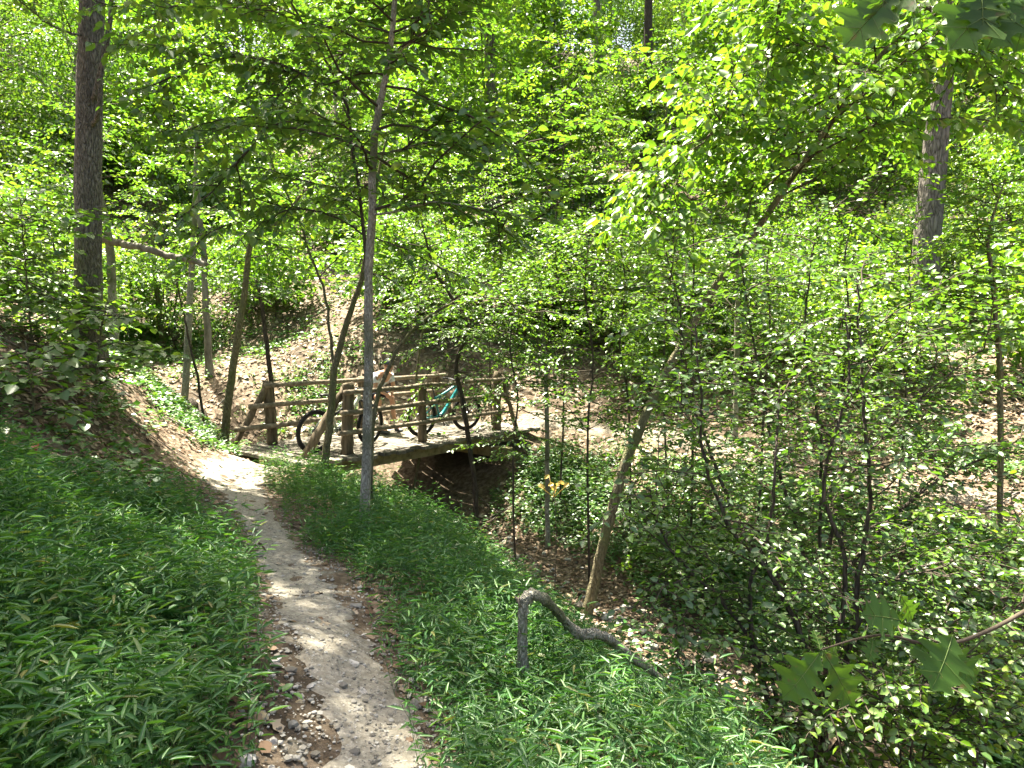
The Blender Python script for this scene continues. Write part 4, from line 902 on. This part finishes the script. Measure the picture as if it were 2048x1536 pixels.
# trunks one can pick out
for px, d_, lab in ((990, 24.0, 'tall pale-trunked tree on the hill above the middle of the bridge'), (1285, 27, 'dark-trunked tall tree at the top of the picture right of centre')):
    place('tall', (px - 1024) / F * d_, d_, 2 if px < 1000 else 1, 1.0, lab)
spots = []
PXS = np.array(NEAR_PATH[:12], float); GXS = np.array(GULLY[::-1], float)
def path_side(x, y): return x - np.interp(y, PXS[:, 1], PXS[:, 0])
def gully_side(x, y): return x - np.interp(y, GXS[:, 1], GXS[:, 0])
def scatter_trees(kind, n, y0, y1, mind, um=.86):
    c = 0; tries = 0
    while c < n and tries < 5000:
        tries += 1
        y = y0 + (y1 - y0) * rng.uniform(0, 1) ** .8; x = rng.uniform(-um, um) * (y + 4)
        if any((x - a) ** 2 + (y - b) ** 2 < mind ** 2 for a, b in spots): continue
        if poly_dist(np.array([x]), np.array([y]), FAR_TRAIL)[0] < 1.3: continue
        if kind == 'low' and ((-8.2 < x < -3.3 and y < 20) or (y < 17.3 and -7.5 < x < -.8) or (x > -1 and gully_side(np.array([x]), np.array([y]))[0] < 4.4) or (y < 16.6 and -1 < x < 2.5)): continue
        if kind == 'mid' and y < 22 and -8 < x < -2: continue
        if kind != 'tall' and y < 17.3 and abs(x / y - .586) < .05 or math.hypot(x - 10, y - 17) < 1.6: continue
        spots.append((x, y)); place(kind, x, y); c += 1
for t_ in TALL_EXTRA if 'TALL_EXTRA' in globals() else (): place('tall', *t_)
for x_, y_, k_, s_ in ((-6.4, 3.0, 0, .85), (-9.8, 8.4, 1, .9), (-5.7, 7.2, 2, 1.12), (-7.4, 5.6, 1, .95)):  # trees out of view, added so their crowns cast shade on the foreground
    place('tall', x_, y_, k_, s_, 'unseen tall tree added beside the path so its crown shades the foreground', 'unseen trees added to shade the near path')
scatter_trees('tall', 8, 30, 48, 6.5)
scatter_trees('tall', 90, 46, 105, 4.2)
scatter_trees('mid', 22, 23, 32, 3.2)
scatter_trees('mid', 85, 31, 66, 2.6)
scatter_trees('low', 66, 12.8, 20.5, .8, .8)
scatter_trees('low', 150, 20, 42, 1.0)

# ------------------------------------------------------------------ ground cover
def frustum_pts(n, d0, d1, um=.80, pw=-.6):
    u_ = rng.uniform(0, 1, n); a = pw + 1
    d_ = (d0 ** a + u_ * (d1 ** a - d0 ** a)) ** (1 / a)
    return rng.uniform(-um, um, n) * (d_ + .6), d_
def patch(x, y, f=1.0, ph=0.0): return .5 + .25 * (np.sin(1.9 * f * x + 1.1 * f * y + ph) + np.sin(1.3 * f * y - 2.3 * f * x + 2 * ph + 1)) + .15 * np.sin(4.1 * f * x + 3.3 * f * y + ph)
def on_deck(x, y):
    rx = x - BO[0]; ry = y - BO[1]; s_ = rx * BE[0] + ry * BE[1]; t_ = rx * BN[0] + ry * BN[1]
    return (s_ > -.5) & (s_ < 5.4) & (t_ > -.12) & (t_ < DW + .12)

def grow_grass(name, label, x, y, hgt, leaf, per, mat, tm=None):
    n = len(x); z = h(x, y); base = np.stack([x, y, z - .01], 1)
    az = rng.uniform(0, 6.283, n); ln = rng.uniform(.1, .45, n); H = hgt * rng.uniform(.45, 1.1, n) * np.clip(.55 + .75 * patch(x, y, 2.2, 4.0), .5, 1.35)
    top = base + np.stack([np.cos(az) * ln * H, np.sin(az) * ln * H, H], 1)
    # stems: three-sided
    mb = MB(); th = np.array([0, 2.1, 4.2]); r0 = .0016
    ro = np.stack([np.cos(th), np.sin(th), 0 * th], 1) * r0
    mid = (base + top) / 2
    v = np.stack([base[:, None] + ro, top[:, None] + ro * .4], 1).reshape(-1, 3)
    b0 = np.arange(n)[:, None, None] * 6
    q = np.array([[a + 3 * l, (a + 1) % 3 + 3 * l, (a + 1) % 3 + 3 * l + 3, a + 3 * l + 3] for l in (0,) for a in range(3)])
    mb.add(v, [(q[None] + b0).reshape(-1, 4)])
    lv = Leaves()
    a0 = rng.uniform(0, 6.283, n)
    for k in range(per):
        t = (.22 + .78 * (k + rng.uniform(0, .5, n)) / per)[:, None]
        p = (1 - t) ** 2 * base + 2 * t * (1 - t) * (mid * 2 - (base + top) / 2) + t ** 2 * top
        a = a0 + k * math.pi + rng.normal(0, .6, n)
        dz = rng.normal(.12 if k < per - 1 else .35, .25, n)
        d_ = np.stack([np.cos(a), np.sin(a), dz], 1)
        nn = UP + rng.normal(0, .35, (n, 3))
        lv.add(p, d_, nn, leaf * rng.uniform(.6, 1.2, n) * (.75 + .35 * t[:, 0]))
    lv.into(mb, tm or T_lance())
    return tag(mb.build(name, mat), label, 'grass', kind='stuff')
# left bank foreground
x, y = frustum_pts(60000, 1.5, 8.2, pw=-.2); sd_ = path_side(x, y)
den = np.clip((-sd_ - (.22 + .16 * np.clip((5 - y) / 3, 0, 1))) / .5, 0, 1) * np.clip((6.1 - y - .9 * np.clip(-3.3 - x, 0, 3) + .8 * patch(x, y, 1.5)) / .8, 0, 1)
den *= np.clip(.25 + 1.5 * patch(x, y, .9, 2.0), .25, 1) * (x > -5.2)
k = (rng.uniform(0, 1, len(x)) < den * .78) & (sd_ < -.24)
grow_grass('stilt_grass', 'dense fresh green stilt grass covering the near left bank', x[k], y[k], .37, .07, 7, M['grass'])
NG1 = int(k.sum())
# strip between path and gully
x, y = frustum_pts(66000, 1.7, 11.0, pw=-.2); sd_ = path_side(x, y); gs = gully_side(x, y)
den = np.clip((sd_ - (.25 + .10 * np.sin(1.7 * y))) / .35, 0, 1) * np.clip((-gs - 1.45) / .6, 0, 1) * (y < 10.45) * (h(x, y) > -1.0)
den *= np.clip(.4 + 1.4 * patch(x, y, 1.1, .5), .35, 1)
k = (rng.uniform(0, 1, len(x)) < den * .72) & ~on_deck(x, y)
grow_grass('stilt_grass', 'dense stilt grass strip between the path and the gully edge', x[k], y[k], .42, .064, 7, M['grass'])
NG2 = int(k.sum())
# rim by the bridge, upstream patches, gully walls
x, y = frustum_pts(90000, 8, 21, pw=.2)
den = np.exp(-(poly_dist(x, y, [(-4.6, 11.4), (-5.6, 12.2), (-6.4, 12.9), (-7.8, 13.8)]) / .55) ** 2) + .9 * np.exp(-((x + 9.2) ** 2 + (y - 18.6) ** 2) / 2.4) + .8 * np.exp(-((x + 4.4) ** 2 + (y - 15.9) ** 2) / 1.0)
den += .9 * np.exp(-((x - .9) ** 2 + (y - 13.4) ** 2) / .7)
den *= np.clip(.3 + 1.2 * patch(x, y, 1.6), 0.15, 1)
k = (rng.uniform(0, 1, len(x)) < den) & ~on_deck(x, y) & (poly_dist(x, y, NEAR_PATH) > .6)
grow_grass('green_groundcover', 'low bright green plants along the gully rim left of the bridge', x[k], y[k], .22, .085, 5, M['herb'], T_lance(.2))
x, y = frustum_pts(70000, 4, 14, pw=.1); gs = gully_side(x, y)
den = np.clip((gs - .9) / .5, 0, 1) * np.clip((poly_dist(x, y, FAR_TRAIL) - .55) / .3, 0, 1) * (h(x, y) < .05) * (x > -.5) * np.clip(.1 + 1.3 * patch(x, y, 1.2, 1.0), 0.05, 1)
k = (rng.uniform(0, 1, len(x)) < den * .75) & ~on_deck(x, y)
grow_grass('gully_weeds', 'leafy green weeds on the gully wall below the far trail', x[k], y[k], .30, .08, 5, M['herb'], T_lance(.24))

def herbs(name, label, x, y, leaf, per, hgt, mat, tm=None):
    lv = Leaves(); n = len(x); z = h(x, y); H = rng.uniform(.3, 1.0, n) * hgt
    for k in range(per):
        a = k * 6.283 / per + rng.uniform(-.5, .5, n) + x * 7; rr = rng.uniform(0, .09, n)
        p = np.stack([x + np.cos(a) * rr, y + np.sin(a) * rr, z + H * rng.uniform(.6, 1.1, n)], 1)
        lv.add(p, np.stack([np.cos(a), np.sin(a), rng.normal(.0, .2, n)], 1), UP + rng.normal(0, .35, (n, 3)), leaf * rng.uniform(.6, 1.3, n))
    return tag(lv.into(MB(), tm or T_dia(.36)).build(name, mat), label, 'plants', kind='stuff')
x, y = frustum_pts(70000, 5.5, 45, pw=.1)
den = np.clip(-.15 + 1.1 * patch(x, y, .8, .7) ** 1.3, .03, .9) * np.clip((poly_dist(x, y, NEAR_PATH) - .7) / .4, 0, 1) * np.clip((poly_dist(x, y, FAR_TRAIL) - .7) / .4, 0, 1)
den *= 1 - .88 * np.exp(-((x + 5.6) ** 2 / 5 + (y - 15.8) ** 2 / 2.5))          # open leaf litter beside the bridge
den *= 1 - .7 * np.exp(-((x + 4.7) ** 2 / .8 + (y - 8.6) ** 2 / 2.5))
den *= np.where((gully_side(x, y) > -1.2) & (gully_side(x, y) < .8) & (y < 14), .12, 1)
k = (rng.uniform(0, 1, len(x)) < den * .75) & ~on_deck(x, y)
herbs('forest_herbs', 'low green seedlings and herbs dotted over the forest floor', x[k], y[k], .10, 5, .22, M['herb'])

x, y = frustum_pts(5200, 1.7, 9, pw=-.1); pd = poly_dist(x, y, NEAR_PATH)
k = (rng.uniform(0, 1, len(x)) < np.clip((pd - .25) / .5, 0, 1) * .16) & ~on_deck(x, y) & (h(x, y) > -1.2)
herbs('broadleaf_weeds', 'broad-leaved weeds mixed into the grass and litter by the path', x[k], y[k], .045, 8, .28, M['grass'], T_oval6(.34))
# dead leaves
def litter(name, label, x, y, size, mat, tm, lift=.012):
    n = len(x); lv = Leaves(); a = rng.uniform(0, 6.283, n)
    e = .05; gx_ = (h(x + e, y) - h(x - e, y)) / (2 * e); gy_ = (h(x, y + e) - h(x, y - e)) / (2 * e)
    nn = unit(np.stack([-gx_, -gy_, np.ones(n)], 1)) + rng.normal(0, .28, (n, 3))
    d_ = np.stack([np.cos(a), np.sin(a), gx_ * np.cos(a) + gy_ * np.sin(a) + rng.normal(0, .15, n)], 1)
    lv.add(np.stack([x, y, h(x, y) + rng.uniform(.2, 1.6, n) * lift], 1), d_, nn, size * rng.uniform(.5, 1.25, n))
    return tag(lv.into(MB(), tm).build(name, mat), label, 'leaves', kind='stuff')
x, y = frustum_pts(60000, 1.6, 13, pw=-.2); pd = poly_dist(x, y, NEAR_PATH)
k = (rng.uniform(0, 1, len(x)) < np.clip((pd - .25) / .8, .012, 1)) & ~on_deck(x, y)
kn = k & (y < 4.6)
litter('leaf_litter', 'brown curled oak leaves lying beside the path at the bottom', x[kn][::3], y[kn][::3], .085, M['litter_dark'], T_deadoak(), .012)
k &= (y > 3.6) | (rng.uniform(0, 1, len(x)) < .35)
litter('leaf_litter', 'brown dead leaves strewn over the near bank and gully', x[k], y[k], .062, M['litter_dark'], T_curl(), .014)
x, y = frustum_pts(62000, 12, 40, pw=.2)
k = (rng.uniform(0, 1, len(x)) < np.clip((poly_dist(x, y, FAR_TRAIL) - .2) / .4, .3, 1)) & ~on_deck(x, y)
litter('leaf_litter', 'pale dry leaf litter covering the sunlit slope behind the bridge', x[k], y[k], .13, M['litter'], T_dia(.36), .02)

import bmesh
# fallen sticks
x, y = frustum_pts(900, 3, 34, pw=.1); k = ~on_deck(x, y) & (poly_dist(x, y, NEAR_PATH) > .6); x = x[k]; y = y[k]
mb = MB()
for a_, b_ in zip(x, y):
    L_ = rng.uniform(.25, 1.3) * (1 if b_ > 9 else .5); az = rng.uniform(0, 6.283); n_ = 4; tt = np.linspace(-.5, .5, n_) * L_
    sx = a_ + np.cos(az) * tt + rng.normal(0, .02, n_); sy = b_ + np.sin(az) * tt + rng.normal(0, .02, n_)
    mb.tube(np.stack([sx, sy, h(sx, sy) + rng.uniform(.01, .06)], 1), np.linspace(.012, .004, n_) * rng.uniform(.5, 1.4), 4, cap=False)
tag(mb.build('fallen_sticks', M['dead_wood']), 'dry fallen sticks scattered over the forest floor', 'sticks', kind='stuff')
# gravel on the path
_bm = bmesh.new(); bmesh.ops.create_icosphere(_bm, subdivisions=1, radius=1); _bm.verts.ensure_lookup_table()
ICO_V = np.array([v.co[:] for v in _bm.verts]); ICO_F = np.array([[v.index for v in f.verts] for f in _bm.faces]); _bm.free()
def gravel(name, label, x, y, size, mat):
    n = len(x); nv = len(ICO_V); sz = size * rng.lognormal(0, .5, n); a = rng.uniform(0, 6.283, n)
    v = ICO_V[None] * sz[:, None, None] * rng.uniform(.75, 1.2, (n, nv, 1)) * np.stack([rng.uniform(.7, 1.4, n), rng.uniform(.7, 1.2, n), rng.uniform(.4, .7, n)], 1)[:, None]
    c, s_ = np.cos(a)[:, None], np.sin(a)[:, None]; vx = v[..., 0] * c - v[..., 1] * s_; vy = v[..., 0] * s_ + v[..., 1] * c
    v = np.stack([vx + x[:, None], vy + y[:, None], v[..., 2] + (h(x, y) + sz * .15 + .008)[:, None]], -1)
    return tag(MB().add(v.reshape(-1, 3), [(ICO_F[None] + np.arange(n)[:, None, None] * nv).reshape(-1, 3)]).build(name, mat, smooth=False), label, 'gravel', kind='stuff')
x, y = frustum_pts(60000, 1.5, 10.5, pw=-.5); pd = poly_dist(x, y, NEAR_PATH)
k = rng.uniform(0, 1, len(x)) < np.exp(-(np.abs(pd - .34) / .28) ** 2) * .55
gravel('gravel', 'small pale stones and grit strewn along the path', x[k], y[k], .0068, M['gravel'])
x, y = frustum_pts(60000, 1.6, 7.5, pw=-.9); pd = poly_dist(x, y, NEAR_PATH)
k = (rng.uniform(0, 1, len(x)) < np.exp(-(pd / .3) ** 2)); ICO_KEEP = (ICO_V, ICO_F)
ICO_V = np.array([[1, 0, 0], [0, 1, 0], [-1, 0, 0], [0, -1, 0], [0, 0, 1.0]]); ICO_F = np.array([[0, 1, 4], [1, 2, 4], [2, 3, 4], [3, 0, 4]])
gravel('path_grit', 'fine pale grit worn into the middle of the path', x[k], y[k], .0042, M['gravel']); NGRIT = int(k.sum())
ICO_V, ICO_F = ICO_KEEP
x, y = frustum_pts(40000, 5, 14, pw=0); gd = np.abs(gully_side(x, y))
k = (rng.uniform(0, 1, len(x)) < np.exp(-(gd / .7) ** 2) * .25)
gravel('creek_gravel', 'pale stones lying in the dry gully bed', x[k], y[k], .028, M['gravel'])

# ------------------------------------------------------------------ stones one can point at
def rock(label, px, py, w, flat, mat, lift=.0, group=None):
    p = ground_at(px, py); r = w / 2 / F * p[1]
    bm = bmesh.new(); bmesh.ops.create_icosphere(bm, subdivisions=3, radius=1)
    sv_ = rng.uniform(0, 10, 3); cuts = [(unit(rng.normal(0, 1, 3)), rng.uniform(.55, .85)) for _ in range(9)]
    for v in bm.verts:
        c = np.array(v.co)
        for nrm, dd_ in cuts:
            e = c @ nrm
            if e > dd_: c = c - nrm * (e - dd_)
        c = c * (1 + .05 * math.sin(c[0] * 5 + sv_[0]) + .04 * math.sin(c[1] * 7 + sv_[1]))
        v.co = c * np.array([1.1, .9, flat]) * r
    me = bpy.data.meshes.new('stone'); bm.to_mesh(me); bm.free(); me.materials.append(mat)
    o = link('stone', me); o.location = (p[0], p[1], p[2] + r * flat * .35 + lift); o.rotation_euler = (rng.normal(0, .15), rng.normal(0, .15), rng.uniform(0, 6))
    tag(o, label, 'stone', group); return o
rock('white angular stone at the bottom left beside the path', 540, 1492, 34, .8, M['rock'])
rock('grey stone lying in the middle of the path', 720, 1388, 34, .55, M['rock'])
rock('flat pale stone on the path above the grey one', 702, 1330, 34, .3, M['rock'])
rock('pale stone half buried in the grass of the left bank', 335, 1240, 44, .9, M['rock_tan'])
rock('tan stone low in the grass at the bottom left', 315, 1430, 44, .6, M['rock_tan'])
rock('small stone at the path\'s right edge by the slender tree', 652, 1102, 26, .5, M['rock'])
rock('tan boulder in the gully bed below the thick grass', 985, 1112, 34, .8, M['rock_tan'])
rock('white sunlit boulder in the gully bed', 1002, 1140, 40, .7, M['rock'])
rock('mossy upright boulder in the gully bed', 1066, 1148, 26, 1.1, M['rock_tan'])
rock('pale rock on the far trail behind the shrub', 1810, 880, 60, .6, M['rock'])
rock('tan flat stone beside the litter at the path\'s left edge', 520, 1440, 38, .35, M['rock_tan'])
for (px, py, w) in ((600, 1405, 22), (620, 1375, 18), (560, 1375, 20), (575, 1420, 20), (480, 1395, 22), (610, 1445, 18), (760, 1300, 16), (1100, 1175, 30), (1140, 1195, 26), (1030, 1165, 24), (1215, 1235, 26), (1250, 1215, 22), (960, 1092, 24), (930, 1060, 18)):
    rock('small pale stone lying loose beside the path or in the gully', px, py, w, .55, M['rock'] if rng.uniform() < .6 else M['rock_tan'], group='small loose stones')

# ------------------------------------------------------------------ fallen wood
def log_thing(name, label, pts, r0, r1, mat, cat='log', twigs=0):
    off = np.asarray(pts[0]); root = empty(name, tuple(off))
    l, r = smooth_line(pts, np.linspace(r0, r1, len(pts)), wob=r0 * .1)
    trunk_mesh(l - off, r, 10, .1).build('stem', mat, root)
    for q in range(twigs):
        j = rng.integers(len(l) // 4, len(l) - 1); d_ = unit(l[j] - l[j - 1] + rng.normal(0, .5, 3))
        MB().tube(wander(l[j], d_, rng.uniform(.3, .7), 5, .2, .03) - off, np.linspace(r[j] * .5, .003, 5), 5).build('side_branch', mat, root)
    return tag(root, label, cat)
log_thing('leaning_log', 'grey dead log hung between two trunks right of the thick left trunk', [P(205, 478, 14.1), P(250, 489, 14.05), P(290, 496, 14.0), P(335, 511, 14.0), P(378, 519, 13.9), P(415, 530, 13.9)], .075, .055, M['dead_wood'])
log_thing('fallen_log', 'dark fallen log high on the left edge of the picture', [P(-60, 430, 15), P(30, 442, 15), P(95, 452, 15)], .16, .12, M['bark_dark'])
def gp(px, py, up=.05): q = ground_at(px, py); return q + np.array([0, 0, up])
log_thing('dead_branch', 'bleached forked dead branch on the slope below the white oak', [gp(1690, 742), gp(1760, 733), gp(1830, 722), gp(1880, 700, .25), gp(1960, 690, .35)], .03, .012, M['dead_wood'], 'branch', 3)
log_thing('dead_branch', 'thin pale dead branch lying along the hillside left of centre', [gp(690, 492, .1), gp(780, 480, .12), gp(880, 470, .1)], .05, .025, M['dead_wood'], 'branch', 2)
log_thing('dead_branch', 'bare grey twiggy branch lying across the shaded left bank', [gp(20, 800, .15), gp(100, 778, .2), gp(180, 782, .2), gp(225, 770, .25)], .016, .006, M['dead_wood'], 'branch', 4)
log_thing('exposed_root', 'curved bare root arching out of the bank under the thick trunk', [gp(176, 818, -.03), gp(205, 800, .1), gp(218, 780, .14), gp(205, 762, .05)], .03, .024, M['dead_wood'], 'root')
log_thing('rotten_stump', 'dark rotten stump on the gully rim left of the bridge', [gp(360, 815, -.05), gp(385, 820, .12), gp(410, 842, .02)], .15, .10, M['bark_dark'], 'stump')
log_thing('dead_stick', 'dry stick lying beside the path at the bottom', [gp(845, 1465, .02), gp(862, 1490, .03), gp(868, 1512, .02)], .008, .005, M['bark_dark'], 'stick', 0)

# ------------------------------------------------------------------ oak leaves hanging near the camera
def leaf_spray(label, stem, leaves, d, mat, name='oak_branch'):
    pts = [P(a, b, d + e) for a, b, e in stem]; off = pts[0]; root = empty(name, tuple(off))
    l, r = smooth_line(pts, np.linspace(.007, .002, len(pts))); MB().tube(l - off, r, 6).build('twig', M['twig'], root)
    tv_, tf_ = T_oak()
    for (bx, by, tx, ty, e0, e1, wd) in leaves:
        a = P(bx, by, d + e0); b = P(tx, ty, d + e1); L = np.linalg.norm(b - a); dy = (b - a) / L
        nrm = unit(np.array([rng.normal(0, .15), -.75, .55])); xx = unit(np.cross(dy, nrm)); nz_ = np.cross(xx, dy)
        v = a + L * (tv_[:, 0:1] * wd * xx + tv_[:, 1:2] * dy + tv_[:, 2:3] * nz_) - off
        mb = MB(); mb.add(v, tf_); nh = len(tv_) // 3
        mb.tube(v[nh:2 * nh] + nz_ * .0012, np.linspace(.0016, .0006, nh), 4, mat=1)
        for q_ in (3, 7, 11, 14):
            for sd2 in (0, 2 * nh): mb.tube([v[nh + max(q_ - 3, 0)] + nz_ * .001, v[sd2 + q_] * .9 + v[nh + q_] * .1 + nz_ * .002], [.0009, .0004], 3, cap=False, mat=1)
        j = int(np.argmin(np.linalg.norm(l - a, axis=1))); mb.tube([l[j] - off, a - off], [.0018, .0015], 4)
        mb.build('leaf', [mat, M['vein']], root)
    return tag(root, label, 'branch')
leaf_spray('oak twig with big lobed leaves hanging before the lower right shrub', [(2120, 1180, .3), (1990, 1255, .2), (1880, 1290, .1), (1760, 1270, .05), (1640, 1300, 0)],
    [(1640, 1305, 1575, 1400, 0, -.05, 1.1), (1645, 1300, 1720, 1415, 0, -.05, .9), (1640, 1300, 1632, 1258, 0, .03, 1.1), (1650, 1302, 1690, 1310, 0, .05, .9), (1800, 1240, 1740, 1225, .05, 0, 1.2), (1745, 1275, 1745, 1320, .05, 0, 1.0),
     (1905, 1270, 1880, 1375, .1, 0, 1.25), (1880, 1285, 1965, 1365, .1, .05, 1.0), (1850, 1280, 1840, 1310, .1, .05, 1.0), (1800, 1190, 1835, 1240, .1, .1, 1.1)], 1.75, M['oak_leaf'])
leaf_spray('dark lobed oak leaves hanging into the top right corner', [(2150, -120, .2), (2050, -40, .1), (1900, -25, .05), (1760, -20, 0)],
    [(1800, -25, 1690, 75, 0, 0, 1.1), (1770, -20, 1760, 60, 0, 0, 1.0), (1870, -30, 1720, 20, 0, 0, .9), (2010, -30, 1915, 70, .05, 0, 1.0), (2030, -30, 1990, 75, .05, 0, 1.1), (2070, -20, 2045, 80, .05, 0, 1.2), (1960, -30, 1975, 50, .05, 0, 1.0)], 1.35, M['oak_leaf'])
# yellowing leaves and a red one
def accent(name, label, px, py, d, n, size, mat, spread):
    p = P(px, py, d); root = empty(name, (p[0], p[1], float(h(p[0], p[1]))))
    off = np.array(root.location); top = p - off
    ln, rr = smooth_line([np.zeros(3) - (0, 0, .05), top * .6 + rng.normal(0, .03, 3), top], [.007, .005, .003]); MB().tube(ln, rr, 5).build('stem', M['twig'], root)
    for q in range(n):
        a = rng.uniform(0, 6.28); lv = Leaves(); b = top + rng.normal(0, spread, 3) * [1, 1, .4]
        lv.add(b, np.array([math.cos(a), -.4, math.sin(a) * .4 - .5]), np.array([0, -.7, .6]), size * rng.uniform(.8, 1.1))
        mb = lv.into(MB(), T_oval6(.36)); mb.tube([top * .9, b], [.002, .0015], 4); mb.build('leaf', mat, root)
    return tag(root, label, 'seedling')
accent('yellow_seedling', 'seedling with a few yellow leaves above the gully', 1108, 968, 8.2, 7, .09, M['yellow_leaf'], .12)
accent('red_leaf_seedling', 'seedling with red leaves on the shaded left bank', 66, 890, 5.6, 2, .09, M['red_leaf'], .03)
